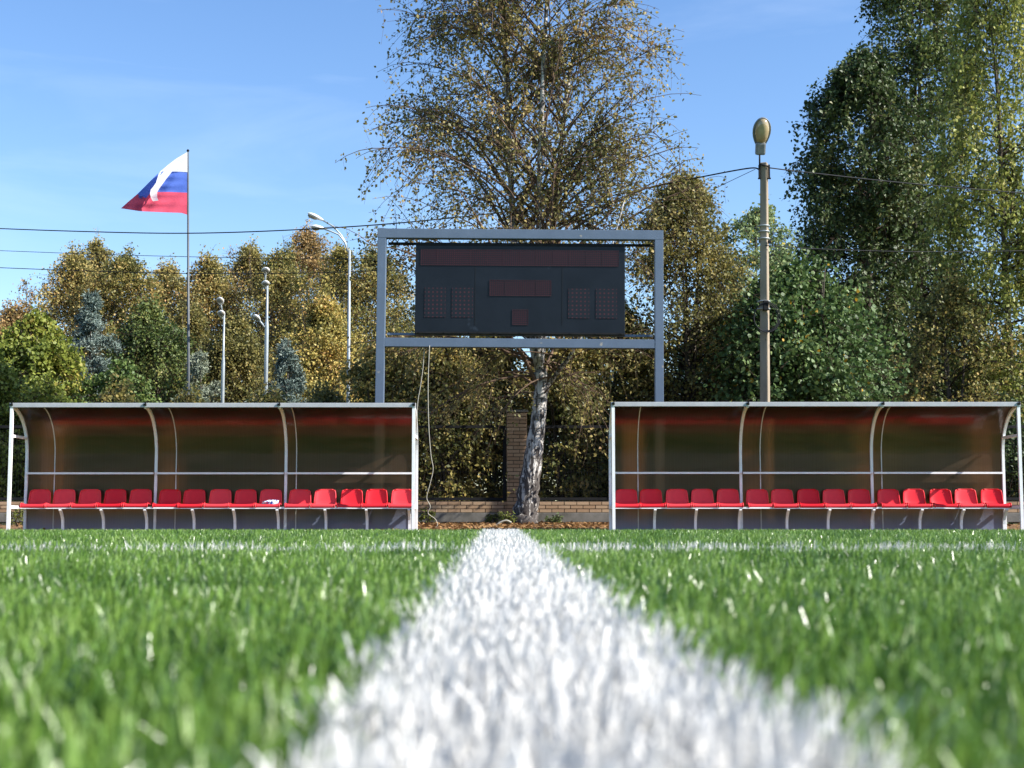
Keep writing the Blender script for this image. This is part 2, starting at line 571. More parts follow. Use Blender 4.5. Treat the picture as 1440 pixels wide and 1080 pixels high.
# fallen leaves and litter on the soil under the birch
n = 5200
cx = rng.normal(0.55, 1.7, n); cx[:1500] = rng.uniform(-12, 12, 1500)
cy = rng.uniform(24.6, 28.3, n)
sz = rng.uniform(.02, .05, n)
az = rng.uniform(0, 6.28, n)
zz = gz(cy) + .022 + rng.uniform(0, .03, n)
a = np.stack([np.cos(az) * sz, np.sin(az) * sz, rng.normal(0, .35, n) * sz], -1)
b_ = np.stack([-np.sin(az) * sz, np.cos(az) * sz, rng.normal(0, .5, n) * sz], -1) * .7
c0 = np.stack([cx, cy, zz], -1)
V = np.stack([c0 - a, c0 - b_, c0 + a, c0 + b_], 1).reshape(-1, 3)
M['litter'] = leaf_mat('litter', [(0, (.11, .055, .025)), (.4, (.24, .125, .05)), (.8, (.36, .21, .085)), (1, (.22, .14, .07))], .15)
o = link_mesh('fallen_leaves', np_mesh('fallen_leaves', V, [np.arange(n * 4).reshape(-1, 4)]), M['litter'])
props(o, 'orange brown fallen leaves strewn on the soil under the birch', 'leaves', kind='stuff')

# ------------------------------------------------------------------ team shelters
SHL, SHD, SHH = 6.81, .85, 2.15        # length, depth, height
BASEZ = -.14
ARC0 = 1.31


def arc_pts(inset=0., n=14, z0=0.):
    pts = [(SHD - inset, z0)]
    if z0 < .5: pts.append((SHD - inset, .6))
    for i in range(n + 1):
        a = math.pi / 2 * i / n
        pts.append(((SHD - inset) * math.cos(a), ARC0 + (SHH - .03 - ARC0 - inset) * math.sin(a)))
    return pts


def seat_mesh():
    prof = [(.020, .385, .185), (.004, .400, .198), (-.004, .430, .204), (.006, .452, .205), (.04, .460, .204), (.12, .452, .202), (.21, .440, .199),
            (.30, .436, .195), (.345, .446, .190), (.372, .478, .187), (.386, .530, .184), (.398, .590, .180), (.408, .650, .175), (.414, .682, .168),
            (.418, .702, .152), (.424, .712, .125)]
    nv = 12
    mb = MB()
    rows = []
    for i, (y, z, w) in enumerate(prof):
        row = []
        for j in range(nv + 1):
            s = -1 + 2 * j / nv
            e = abs(s) ** 3
            yy, zz = y, z
            if i >= 9: yy -= .035 * e
            elif i >= 4: zz += .014 * e
            row.append((s * w, .385 + yy, zz))
        rows.append(row)
    mb.loft(rows)
    # rolled rim down both flanks
    for s in (0, nv):
        mb.tube([rows[i][s] for i in range(1, len(prof) - 1)], .011, 6)
    mb.tube([rows[-1][j] for j in range(nv + 1)], .009, 6)
    return mb


def make_shelter(loc):
    root = empty('team_shelter', loc, 'long curved brown shelter with a crumpled bag lying on one of its red seats',
                 'shelter', 'team shelters beside the pitch')
    W = M['white_paint']
    x0 = -SHL / 2
    ribs = [x0 + .02, x0 + SHL * .333, x0 + SHL * .664, x0 + SHL - .02]
    for x in ribs:
        mb = MB()
        mb.tube([(x, y, z) for y, z in arc_pts(.035)], .0225, square=True, up=(1, 0, 0))
        mb.build('rib', W, root)
    for x in (x0 + .02, x0 + SHL - .02):
        mb = MB()
        mb.tube([(x, 0, 0), (x, 0, SHH - .07)], .025, square=True, up=(1, 0, 0))
        mb.build('post', W, root)
        mb = MB(); mb.tube([(x, .03, 1.60), (x, .73, 1.60)], .022, square=True)
        mb.build('side_brace', W, root)
        mb = MB(); mb.tube([(x, .03, .405), (x, .78, .405)], .027, square=True)
        mb.build('side_brace', W, root)
    mb = MB(); mb.cham((0, -.005, SHH - .035), (SHL + .03, .06, .075), .006)
    mb.build('roof_edge', M['roof_edge'], root)
    for i in range(3):
        mb = MB(); mb.tube([(ribs[i] + .03, SHD - .095, .993), (ribs[i + 1] - .03, SHD - .095, .993)], .0165, square=True)
        mb.build('crossbar', W, root)
    for x in ribs:
        mb = MB()
        mb.box((x, -.045, SHH - .03), (.05, .02, .03)); mb.box((x + .012, -.05, SHH - .012), (.018, .02, .06))
        mb.build('clamp', M['dark_metal'], root)
    # glazing in four sheets with clear joint strips
    edges = [x0 + .0, x0 + .50, x0 + 2.61, x0 + 4.70, x0 + SHL]
    po, pi_ = arc_pts(0.0, 18, .02), arc_pts(.007, 18, .02)
    for k in range(4):
        a, b = edges[k] + (.004 if k else 0), edges[k + 1] - (.004 if k < 3 else 0)
        nx = 8
        mb = MB()
        xs = [a + (b - a) * i / nx for i in range(nx + 1)]
        mb.loft([[(x, y, z) for x in xs] for y, z in pi_], 0, True)
        mb.loft([[(x, y, z) for x in reversed(xs)] for y, z in po], 0, True)
        for x in (a, b):
            r1 = [(x, y, z) for y, z in pi_]; r2 = [(x, y, z) for y, z in po]
            mb.loft([r1, r2] if x == b else [r2, r1], 0, False)
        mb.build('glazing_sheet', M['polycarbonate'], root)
    for x in edges[1:4]:
        mb = MB(); mb.tube([(x, y, z) for y, z in arc_pts(.012, 18, .02)], .008, square=True, up=(1, 0, 0))
        mb.build('joint_strip', M['joint'], root)
    # bench: front and rear rail, bent legs
    mb = MB()
    mb.tube([(x0 + .05, .405, .392), (x0 + SHL - .05, .405, .392)], .013, square=True)
    mb.tube([(x0 + .05, .70, .400), (x0 + SHL - .05, .70, .400)], .017, square=True)
    mb.build('bench_rail', W, root)
    for i in range(3):
        bw = ribs[i + 1] - ribs[i]
        for fr in (.325, .635, .965):
            if i == 2 and fr > .9: fr = .955
            x = ribs[i] + bw * fr
            mb = MB()
            mb.tube([(x, .40, .372), (x, .44, .345), (x, .52, .27), (x, .565, .20), (x, .58, .12), (x, .58, 0)], .021, square=True, up=(1, 0, 0))
            mb.build('bench_leg', W, root)
    sb = seat_mesh()
    if 'seat_red' not in M:
        m_ = M['red_plastic']; nt_ = m_.node_tree
        p_ = next(n_ for n_ in nt_.nodes if n_.type == 'BSDF_PRINCIPLED')
        src = p_.inputs['Base Color'].links[0].from_socket
        oi_ = N(nt_, 'ShaderNodeObjectInfo')
        h_ = N(nt_, 'ShaderNodeHueSaturation')
        v_ = math_n(nt_, 'MULTIPLY_ADD', oi_.outputs['Random'], .22); v_.node.inputs[2].default_value = .88
        s_ = math_n(nt_, 'MULTIPLY_ADD', oi_.outputs['Random'], -.06); s_.node.inputs[2].default_value = 1.0
        nt_.links.new(v_, h_.inputs['Value']); nt_.links.new(s_, h_.inputs['Saturation'])
        nt_.links.new(src, h_.inputs['Color']); nt_.links.new(h_.outputs[0], p_.inputs['Base Color'])
        M['seat_red'] = m_
    seat = sb.build('seat', M['red_plastic'], root)
    md = seat.modifiers.new('thickness', 'SOLIDIFY'); md.thickness = .007; md.offset = -1
    first = True
    for i in range(3):
        for j in range(5):
            xc = ribs[i] + (ribs[i + 1] - ribs[i]) * (.115 + j * .1945)
            s = seat if first else seat.copy()
            if not first:
                COL.objects.link(s); s.parent = root
            first = False
            s.location = (xc, random.uniform(-.006, .006), random.uniform(-.003, .003))
            s.rotation_euler = (0, random.uniform(-.008, .008), random.uniform(-.012, .012))
    return root


DL, DR = 23.9, 23.7
lx = (P(13, 650, DL)[0] + P(583, 650, DL)[0]) / 2
shelter = make_shelter((lx, DL, BASEZ))
sh2 = copy_tree(shelter)
rx = (P(861, 650, DR)[0] + P(1436, 650, DR)[0]) / 2
sh2.location = (rx, DR, BASEZ + .0)
sh2['label'] = 'long curved brown polycarbonate shelter with empty red seats, beside the concrete lamp pole'

# crumpled bag on the tenth seat
bag = MB()
rr = random.Random(4)
cb = P(381, 712.5, DL + .46)
nu, nv = 18, 10
rows = []
for i in range(nv + 1):
    th = math.pi * i / nv
    row = []
    for j in range(nu):
        ph = 2 * math.pi * j / nu
        k = 1 + .28 * math.sin(3 * ph + 2 * th) * math.sin(th) + .16 * rr.uniform(-1, 1)
        row.append((cb[0] + .125 * k * math.sin(th) * math.cos(ph), cb[1] + .06 * k * math.sin(th) * math.sin(ph), BASEZ + .488 + .042 * k * math.cos(th)))
    rows.append(row)
bag.loft(rows, 0, False, closed=True)
bm_, nt, out = new_mat('bag_print')
tc = N(nt, 'ShaderNodeTexCoord')
nz = N(nt, 'ShaderNodeTexNoise'); setin(nz, Scale=13., Detail=3.)
nt.links.new(tc.outputs['Object'], nz.inputs['Vector'])
rp = ramp(nt, [(0, (.03, .06, .30)), (.42, (.75, .75, .78)), (.52, (.75, .75, .78)), (.58, (.04, .10, .42)), (.66, (.5, .02, .03))], 'CONSTANT')
nt.links.new(nz.outputs['Fac'], rp.inputs['Fac'])
bs = N(nt, 'ShaderNodeBsdfPrincipled'); setin(bs, Roughness=.3)
nt.links.new(rp.outputs[0], bs.inputs['Base Color']); nt.links.new(bs.outputs[0], out.inputs[0])
props(bag.build('crumpled_bag', bm_), 'small crumpled white and blue bag lying on a red seat', 'bag')

# ------------------------------------------------------------------ scoreboard
DS = 26.0
pl, pr = P(533.5, 560, DS), P(924.5, 560, DS)
cxs = (pl[0] + pr[0]) / 2
sbase = -.08
sb = empty('scoreboard', (cxs, DS, sbase), 'wide dark electronic scoreboard in a blue grey steel goalpost frame', 'scoreboard', rot=(0, R(.42), 0))


def SX(px): return P(px, 400, DS)[0] - cxs
def SZ(py): return P(720, py, DS)[2] - sbase


for px in (533.5, 924.5):
    mb = MB(); top = SZ(329) - .086
    mb.cham((SX(px), .085, top / 2), (.158, .17, top), .008)
    mb.build('post', M['frame_paint'], sb)
hw = (SX(924.5) - SX(533.5)) / 2
for (ya, yb, ext) in ((322.5, 336, 'top'), (476, 488.5, 'low')):
    za, zb = SZ(ya), SZ(yb)
    mb = MB()
    if ext == 'top':
        mb.cham((0, .085, SZ(329)), (2 * hw + .162, .174, .176), .008)
    else:
        mb.cham((0, .085, (za + zb) / 2), (2 * hw - .160, .16, za - zb), .008)
    mb.build('beam', M['frame_paint'], sb)
for (py, lx_, rx_) in ((340, 541, 917), (468.5, 541, 917)):
    mb = MB()
    x0_, x1_ = SX(lx_), SX(rx_)
    mb.box(((x0_ + x1_) / 2, .27, SZ(py)), (x1_ - x0_, .06, .045))
    mb.box(((x0_ + x1_) / 2, .235, SZ(py) - .018), (x1_ - x0_, .02, .008))
    mb.build('rail', M['frame_paint'] if py > 400 else M['dark_metal'], sb)
px0, px1, pz0, pz1 = SX(581), SX(877), SZ(469.5), SZ(341)
mb = MB()
mb.cham(((px0 + px1) / 2, .165, (pz0 + pz1) / 2), (px1 - px0, .15, pz1 - pz0), .01)
disp = mb.build('display_panel', M['display'], sb)
# trim round the face
mb = MB()
for (a, b, c, d) in ((px0, px1, pz1 - .05, pz1 - .012), (px0, px1, pz0 + .012, pz0 + .04)):
    mb.box(((a + b) / 2, .086, (c + d) / 2), (b - a - .03, .012, d - c))
for fx in (.285, .70):
    mb.box((px0 + (px1 - px0) * fx, .0885, (pz0 + pz1) / 2 - .12), (.007, .005, (pz1 - pz0) * .66))
for k in range(9):
    for zz in (pz1 - .03, pz0 + .026):
        mb.box((px0 + .08 + (px1 - px0 - .16) * k / 8, .078, zz), (.02, .008, .016))
mb.build('face_trim', M['dark_metal'], disp)
ZC = .0384


def led(x0p, x1p, y0p, y1p, mat, cells=None):
    xa, xb, za, zb = SX(x0p), SX(x1p), SZ(y1p), SZ(y0p)
    mb = MB()
    mb.box((0, 0, 0), (xb - xa, .012, zb - za))
    o = mb.build('led_matrix', mat, disp)
    o.location = ((xa + xb) / 2, .087, (za + zb) / 2)
    # raised seams between the square modules
    if cells:
        sm = MB()
        w = (xb - xa) / cells
        for i in range(cells + 1):
            sm.box((-(xb - xa) / 2 + i * w, -.0075, 0), (.004, .004, zb - za))
        for z in (-1, 1):
            sm.box((0, -.0075, z * (zb - za) / 2), (xb - xa, .004, .005))
        sm.m = [1] * len(sm.m)
        base = len(o.data.vertices)
        me = o.data
        allv = [tuple(v_.co) for v_ in me.vertices] + sm.v
        allf = [list(p_.vertices) for p_ in me.polygons] + [[base + q for q in f_] for f_ in sm.f]
        me.clear_geometry()
        me.from_pydata(allv, [], allf)
        me.materials.append(M['led_seam'])
        me.polygons.foreach_set('material_index', [0] * 6 + sm.m)
        me.update()
    return o


M['led_seam'] = surf_mat('led_seam', (.050, .018, .024), (.034, .013, .017), 8, .5, 0)
led(588.5, 868, 350.5, 372.5, M['led_fine'], 12)
led(686, 773, 393, 415, M['led_fine'], 4)
led(718.5, 740.5, 434.5, 456, M['led_fine'], 1)
for xa, xb in ((594.5, 624), (633, 662.5), (797, 826.5), (836, 865.5)):
    led(xa, xb, 404.5, 446, M['led_coarse'])

# cables hanging from the scoreboard frame
def cable(name, pts, r, mat, label, cat='cable', group=None, smooth=8):
    """tube through the given points along a Catmull-Rom curve"""
    pts = [Vector(p) for p in pts]
    q = []
    for i in range(len(pts) - 1):
        p0 = pts[max(i - 1, 0)]; p1 = pts[i]; p2 = pts[i + 1]; p3 = pts[min(i + 2, len(pts) - 1)]
        for k in range(smooth):
            t = k / smooth
            q.append(.5 * ((2 * p1) + (p2 - p0) * t + (2 * p0 - 5 * p1 + 4 * p2 - p3) * t * t + (3 * p1 - p0 - 3 * p2 + p3) * t ** 3))
    q.append(pts[-1])
    mb = MB(); mb.tube(q, r, 6)
    return props(mb.build(name, mat), label, cat, group)


cable('hanging_cable', [P(*p, 26.1) for p in ((597, 484), (595, 515), (591, 545), (587, 572), (585, 640), (586, 735))], .007, M['pale_cable'],
      'pale cable hanging straight down beside the shelter end post', group='cables hanging from the scoreboard')
cable('hanging_cable', [P(*p, 26.0) for p in ((604, 486), (602, 540), (603, 600), (606, 640), (609, 660), (604, 683), (600, 700), (605, 712), (602, 722), (612, 730), (615, 739), (608, 745))],
      .0075, M['pale_cable'], 'wavy pale cable hanging from the scoreboard to the soil', group='cables hanging from the scoreboard')
cable('garden_hose', [P(*p, 26.2) for p in ((690, 745), (695, 741), (703, 735), (712, 732), (719, 735))], .018, M['pale_cable'], 'pale hose end looping over the soil by the birch foot', 'hose')

# ------------------------------------------------------------------ brick fence behind
DW = 28.5
WZ = .43
PITCHX = 163.5 * DW / F
piers = [P(727, 650, DW)[0] + PITCHX * k for k in range(-5, 6)]
PW = .40


def brick_boxes(mb, x0, x1, y0, z0, z1, depth, rnd, ends=False):
    bl, bh, mo = .25, .060, .014
    z = z0; row = 0
    while z + bh <= z1 + .005:
        x = x0 - (bl / 2 if row % 2 else 0)
        while x < x1:
            a, b = max(x, x0), min(x + bl - mo, x1)
            if b - a > .03:
                j = rnd.uniform(-.004, .004)
                mb.box(((a + b) / 2, y0 + depth / 2 + j, z + bh / 2), (b - a, depth, bh), 0)
            x += bl
        z += bh + mo; row += 1


rb = random.Random(3)
wall = empty('brick_wall', (0, DW + .06, 0), 'long low tan brick wall on a concrete footing behind the shelters', 'wall')
mb = MB()
wx0, wx1 = piers[0] - 1, piers[-1] + 1
for k in range(-1, len(piers)):
    a = wx0 if k < 0 else piers[k] + PW / 2 + .004
    b = wx1 if k == len(piers) - 1 else piers[k + 1] - PW / 2 - .004
    brick_boxes(mb, a, b, 0, .195, WZ - .005, .12, rb)
mb.build('brick_face', M['brick'], wall)
mb = MB()
mb.box(((wx0 + wx1) / 2, .068, .30), (wx1 - wx0, .10, .235))
mb.build('mortar_core', M['mortar'], wall)
mb = MB()
for k in range(-1, len(piers)):
    a = wx0 if k < 0 else piers[k] + PW / 2 + .004
    b = wx1 if k == len(piers) - 1 else piers[k + 1] - PW / 2 - .004
    mb.cham(((a + b) / 2, .06, .09), (b - a, .17, .19), .01)
mb.build('footing', M['footing'], wall)
PIER_LABELS = {0: 'tan brick pier behind the leaning birch trunk',
               -4: 'brick pier dimly seen through the far end of the bag shelter',
               -3: 'brick pier seen through the second sheet of the bag shelter',
               -2: 'brick pier seen through brown glazing behind the bag seat',
               -1: 'brick pier behind the scoreboard end of the bag shelter',
               1: 'brick pier seen through the sheet nearest the scoreboard, beside the concrete lamp pole shelter end',
               2: 'brick pier seen through brown glazing just beside the concrete lamp pole',
               3: 'brick pier seen through brown glazing between lamp pole and sunlit seats',
               4: 'brick pier seen behind the sunlit seats at the frame edge',
               -5: 'brick pier outside the picture beyond the bag shelter', 5: 'brick pier outside the picture beyond the sunlit seats'}
for k, x in zip(range(-5, 6), piers):
    if abs(k) == 5: continue
    r_ = empty('brick_pier', (x, DW, -.1), PIER_LABELS[k], 'brick pier', 'brick piers of the fence')
    top = P(727, 579, DW)[2] + .1
    mb = MB()
    z = 0; row = 0
    while z + .063 <= top:
        half = PW / 2
        if row % 2:
            segs_ = [(-half, -half + .12), (-half + .131, half)]
        else:
            segs_ = [(-half, -half + .25), (-half + .261, half)]
        for a, b in segs_:
            mb.box(((a + b) / 2, PW / 2 + rb.uniform(-.003, .003), z + .0315), (b - a, PW, .060))
        z += .074; row += 1
    mb.build('brick_face', M['brick'], r_)
    mb = MB(); mb.box((0, PW / 2, z / 2 - .01), (PW - .03, PW - .03, z - .002)); mb.build('mortar_core', M['mortar'], r_)
    mb = MB(); mb.cham((0, PW / 2, z + .025), (PW + .05, PW + .05, .045), .008); mb.build('cap', M['footing'], r_)

# welded mesh panels between the piers
pw = PITCHX - PW - .10
ztop, zbot = P(720, 598, DW)[2], WZ + .01


def make_panel():
    root = empty('fence_panel', (0, 0, 0), 'p', 'fence panel', 'wire mesh fence panels between the brick piers')
    f_ = MB()
    for x in (-pw / 2, pw / 2):
        f_.box((x, 0, (ztop - zbot) / 2), (.068, .04, ztop - zbot))
    for z in (.022, ztop - zbot - .022):
        f_.box((0, 0, z), (pw - .069, .038, .056))
    f_.build('frame', M['dark_metal'], root)
    w_ = MB()
    nb = int(pw / .055)
    for i in range(1, nb):
        x = -pw / 2 + pw * i / nb
        w_.box((x, .003, (ztop - zbot) / 2), (.0035, .0035, ztop - zbot - .06))
    for i in range(1, 8):
        w_.box((0, -.004, (ztop - zbot) * i / 8), (pw - .06, .0035, .0035))
    w_.build('wire_mesh', M['dark_metal'], root)
    return root


PANEL_LABELS = ['dark wire mesh panel behind the far end of the bag shelter', 'dark wire mesh panel behind the empty end bay of the bag shelter',
                'dark wire mesh panel behind the middle bay of the bag shelter', 'dark wire mesh panel behind the bag shelter bay next to the hanging cables',
                'black framed wire mesh panel between hanging cables and brick pier', 'black framed wire mesh panel between birch trunk and the lamp pole shelter',
                'dark wire mesh panel behind the first bay of the lamp pole shelter', 'dark wire mesh panel behind the middle bay of the lamp pole shelter',
                'dark wire mesh panel behind the sunlit seats of the lamp pole shelter', 'dark wire mesh panel past the outer post of the lamp pole shelter']
panel0 = make_panel()
for i in range(10):
    o = panel0 if i == 0 else copy_tree(panel0)
    o.location = ((piers[i] + piers[i + 1]) / 2, DW + .12, zbot)
    o['label'] = PANEL_LABELS[i]

# ------------------------------------------------------------------ concrete lamp pole
DPo = 27.0
pb = P(1073.5, 560, DPo)
pole = empty('concrete_lamp_pole', (pb[0], DPo, -.08), 'weathered concrete pole with an amber egg-shaped street lamp on top', 'lamp pole')
ptop = P(1074.5, 229, DPo)


def LP(px, py, dy=0.):
    q = P(px, py, DPo)
    return (q[0] - pb[0], dy, q[2] + .08)


t_ = LP(1074.5, 229)
mb = MB()
npt = 14
path = [(t_[0] * i / npt, 0, t_[2] * i / npt) for i in range(npt + 1)]
mb.tube(path, [.128 - .034 * i / npt for i in range(npt + 1)], 4, up=(.93, .37, 0), smooth=False)
shaft = mb.build('shaft', M['concrete_pole'], pole)
bv = shaft.modifiers.new('bevel', 'BEVEL'); bv.width = .02; bv.segments = 2
for py in (318, 326, 336, 424, 434.5):
    c = LP(1074, py)
    mb = MB(); rd = .128 if py > 400 else .119
    mb.tube([(c[0], 0, c[2] - .009), (c[0], 0, c[2] + .009)], rd, 12)
    mb.build('steel_band', M['galv'], pole)
mb = MB(); c = LP(1075, 431); mb.cham((c[0], -.14, c[2]), (.10, .09, .19), .012); mb.build('junction_box', M['dark_metal'], pole)
mb = MB(); c = LP(1079, 342); mb.cham((c[0] + .02, -.12, c[2]), (.06, .06, .06), .01); mb.build('cable_clamp', M['dark_metal'], pole)
mb = MB()
for k in range(3):
    c = LP(1075, 448)
    q = []
    rd = .245 + .014 * k
    for i in range(33):
        a = 2 * math.pi * i / 32
        q.append((c[0] + rd * .92 * math.cos(a) + .01 * k, -.155 - .012 * k + .02 * math.sin(a * 2 + k), c[2] + rd * 1.05 * math.sin(a)))
    mb.tube(q, .009, 6, cap=False)
mb.build('cable_coil', M['black_cable'], pole)
for px in (1067, 1080.5):
    c0_, c1_ = LP(px, 233), LP(px, 252)
    mb = MB(); mb.box((c0_[0], -.06, (c0_[2] + c1_[2]) / 2), (.03, .06, c0_[2] - c1_[2])); mb.box((c0_[0] * 1.02, -.06, c1_[2]), (.055, .05, .02))
    mb.build('insulator_bracket', M['dark_metal'], pole)
mb = MB(); a, b = LP(1066.5, 233), LP(1081, 236); mb.tube([(a[0], -.105, a[2]), (b[0], -.105, b[2])], .015, 6); mb.build('bolt', M['dark_metal'], pole)
# lamp head: leans out towards the pitch, lens underneath
hc = LP(1069.3, 190); hn = LP(1067.5, 217)
mb = MB(); s0 = LP(1067.5, 236)
mb.tube([(s0[0], -.06, s0[2]), (hn[0], -.06, hn[2] + .05)], .017, 8); mb.build('lamp_arm', M['dark_metal'], pole)
TILT = Matrix.Rotation(R(38), 3, 'X')     # tips the lamp's long axis towards the camera
head = MB()


def shell_fn(p):
    w = .78 + .22 * p.z - .12 * p.z * p.z
    return Vector((p.x * (w + .25), max(p.y, -.12), p.z))


head.ellipsoid((hc[0], -.13, hc[2]), (.170, .16, .325), 0, TILT, 24, 14, shell_fn)
hd = head.build('lamp_head', M['lamp_grey'], pole)
mb = MB()
mb.cham((hc[0] - .012, -.045, hc[2] - .28), (.19, .15, .24), .035, 0, Matrix.Rotation(R(20), 3, 'X'))
mb.build('control_box', M['lamp_grey'], hd)


def lens_fn(p):
    w = .90 + .14 * p.z
    return Vector((p.x * w, min(p.y, .05), p.z))


am, nt, out = new_mat('amber_lens')
tc = N(nt, 'ShaderNodeTexCoord')
nz = N(nt, 'ShaderNodeTexNoise'); setin(nz, Scale=5., Detail=3.)
nt.links.new(tc.outputs['Object'], nz.inputs['Vector'])
rp = ramp(nt, [(.35, (.27, .20, .10)), (.7, (.40, .325, .20))])
nt.links.new(nz.outputs['Fac'], rp.inputs['Fac'])
bs = N(nt, 'ShaderNodeBsdfPrincipled'); setin(bs, Roughness=.12)
bs.inputs['Coat Weight'].default_value = .6
nt.links.new(rp.outputs[0], bs.inputs['Base Color']); nt.links.new(bs.outputs[0], out.inputs[0])
mb = MB()
mb.ellipsoid((hc[0], -.165, hc[2] + .012), (.150, .14, .275), 0, TILT, 24, 14, lens_fn)
mb.build('lens', am, hd)

# overhead lines
BL = M['black_cable']
cable('power_line', [P(-60, 319, 40), P(100, 325, 37), P(264, 328, 35), P(437, 322, 33), P(600, 310, 31.5), P(800, 286, 29.5), P(970, 252, 28), P(1050, 237, 27.1), P(1067, 238, 27)],
      .014, BL, 'thick black overhead line crossing the flagpole, topmost of the wires', 'overhead line', 'overhead lines')
cable('power_line', [P(-60, 350, 62), P(120, 357, 60), P(264, 361, 58), P(420, 364, 56), P(620, 362, 54)], .012, BL,
      'thin overhead line crossing the sky between two thicker wires', 'overhead line', 'overhead lines')
cable('power_line', [P(-60, 374, 54), P(120, 381, 52.5), P(264, 384.5, 51), P(420, 384, 50), P(560, 380, 49)], .014, BL,
      'lowest overhead line running in front of the autumn treetops', 'overhead line', 'overhead lines')
cable('power_line', [P(1082, 236, 27), P(1140, 243, 27.8), P(1280, 258, 29.5), P(1480, 275, 32)], .012, BL,
      'black overhead line from the concrete pole into the tall trees', 'overhead line', 'overhead lines')
cable('power_line', [P(1062, 238, 27), P(1020, 258, 27.5), P(975, 280, 28.3), P(900, 312, 29.5)], .006, BL,
      'thin stay wire slanting down from the pole top towards the birch', 'overhead line', 'overhead lines')
cable('power_line', [P(1076, 345, 26.8), P(1150, 350, 27.5), P(1300, 354, 29), P(1480, 352, 31)], .008, BL,
      'thin line leaving the concrete pole below its steel bands', 'overhead line', 'overhead lines')

# ------------------------------------------------------------------ flag and flagpole
DF = 50.0
fb = P(264.5, 560, DF)
fp = empty('flagpole', (fb[0], DF, 0), 'tall thin grey flagpole rising above the autumn trees', 'flagpole')
mb = MB(); ft = P(264.3, 213, DF)
mb.tube([(0, 0, 0), (0, 0, 5), (ft[0] - fb[0], 0, ft[2])], [.062, .052, .030], 10)
mb.build('pole', M['pole_paint'], fp)
mb = MB(); mb.ellipsoid((ft[0] - fb[0], 0, ft[2] + .03), (.05, .05, .05)); mb.build('finial', M['dark_metal'], fp)


def cloth_mat(name, c):
    m, nt, out = new_mat(name)
    tc = N(nt, 'ShaderNodeTexCoord')
    nz = N(nt, 'ShaderNodeTexNoise'); setin(nz, Scale=1.4, Detail=5.)
    nt.links.new(tc.outputs['Object'], nz.inputs['Vector'])
    rp = ramp(nt, [(.3, tuple(x * .85 for x in c)), (.7, c)]); nt.links.new(nz.outputs['Fac'], rp.inputs['Fac'])
    d = N(nt, 'ShaderNodeBsdfDiffuse'); t = N(nt, 'ShaderNodeBsdfTranslucent')
    bp = N(nt, 'ShaderNodeBump'); setin(bp, Strength=.5, Distance=.1); nt.links.new(nz.outputs['Fac'], bp.inputs['Height'])
    nt.links.new(bp.outputs[0], d.inputs['Normal'])
    nt.links.new(rp.outputs[0], d.inputs['Color']); nt.links.new(rp.outputs[0], t.inputs['Color'])
    ms = N(nt, 'ShaderNodeMixShader'); ms.inputs[0].default_value = .5
    nt.links.new(d.outputs[0], ms.inputs[1]); nt.links.new(t.outputs[0], ms.inputs[2]); nt.links.new(ms.outputs[0], out.inputs[0])
    return m


FLAGM = [cloth_mat('flag_white', (.88, .88, .89)), cloth_mat('flag_blue', (.14, .24, .74)), cloth_mat('flag_red', (.82, .12, .19))]
fl = MB()


def band(e1, e2, mi, d1, d2, n=9, m=16):
    """cloth between two edges; d1, d2: how far the start and the end of the edges stand off the pole plane"""
    def resample(e):
        e = [Vector((a, b, 0)) for a, b in e]
        ls = [0]
        for i in range(len(e) - 1): ls.append(ls[-1] + (e[i + 1] - e[i]).length)
        o_ = []
        for k in range(m + 1):
            s = ls[-1] * k / m
            for i in range(len(e) - 1):
                if s <= ls[i + 1] + 1e-6:
                    t = (s - ls[i]) / (ls[i + 1] - ls[i])
                    o_.append(e[i].lerp(e[i + 1], t)); break
        return o_
    a, b = resample(e1), resample(e2)
    rows = []
    for j in range(n + 1):
        row = []
        for k in range(m + 1):
            q = a[k].lerp(b[k], j / n)
            u = k / m
            dd = d1 + (d2 - d1) * u + .10 * u * math.sin(q.x * .21 + q.y * .16) + .05 * u * math.sin(q.y * .5)
            p = P(q.x, q.y, DF + dd)
            row.append((p[0] - fb[0], p[1] - DF, p[2]))
        rows.append(row)
    fl.loft(rows, mi, True)


band([(263.6, 213.5), (246, 224), (224, 242), (219, 258), (211, 268), (211, 276), (215, 283)],
     [(263.6, 242), (252, 241.5), (242, 241), (229, 258), (221, 270), (221, 278), (223, 282)], 0, -.04, -.95)
band([(263.6, 242), (245, 241), (228, 241)], [(263.6, 271), (240, 270), (213, 270)], 1, -.02, -.48)
band([(263.6, 271), (240, 270), (213, 270), (205, 279)], [(263.6, 302), (255, 299.3), (230, 298.5), (197, 297)], 2, -.02, -.75)
band([(222.5, 243.5), (208, 258), (193, 273)], [(222, 262), (214, 281), (196, 279)], 1, .05, -.20)
band([(193, 273), (180, 284), (170, 293)], [(207, 279.5), (203, 288), (197, 297)], 2, -.25, .25)
o = fl.build('flag', FLAGM)
o.location = (fb[0], DF, 0)
props(o, 'white, blue and red striped flag folding over itself at the top of the flagpole', 'flag')

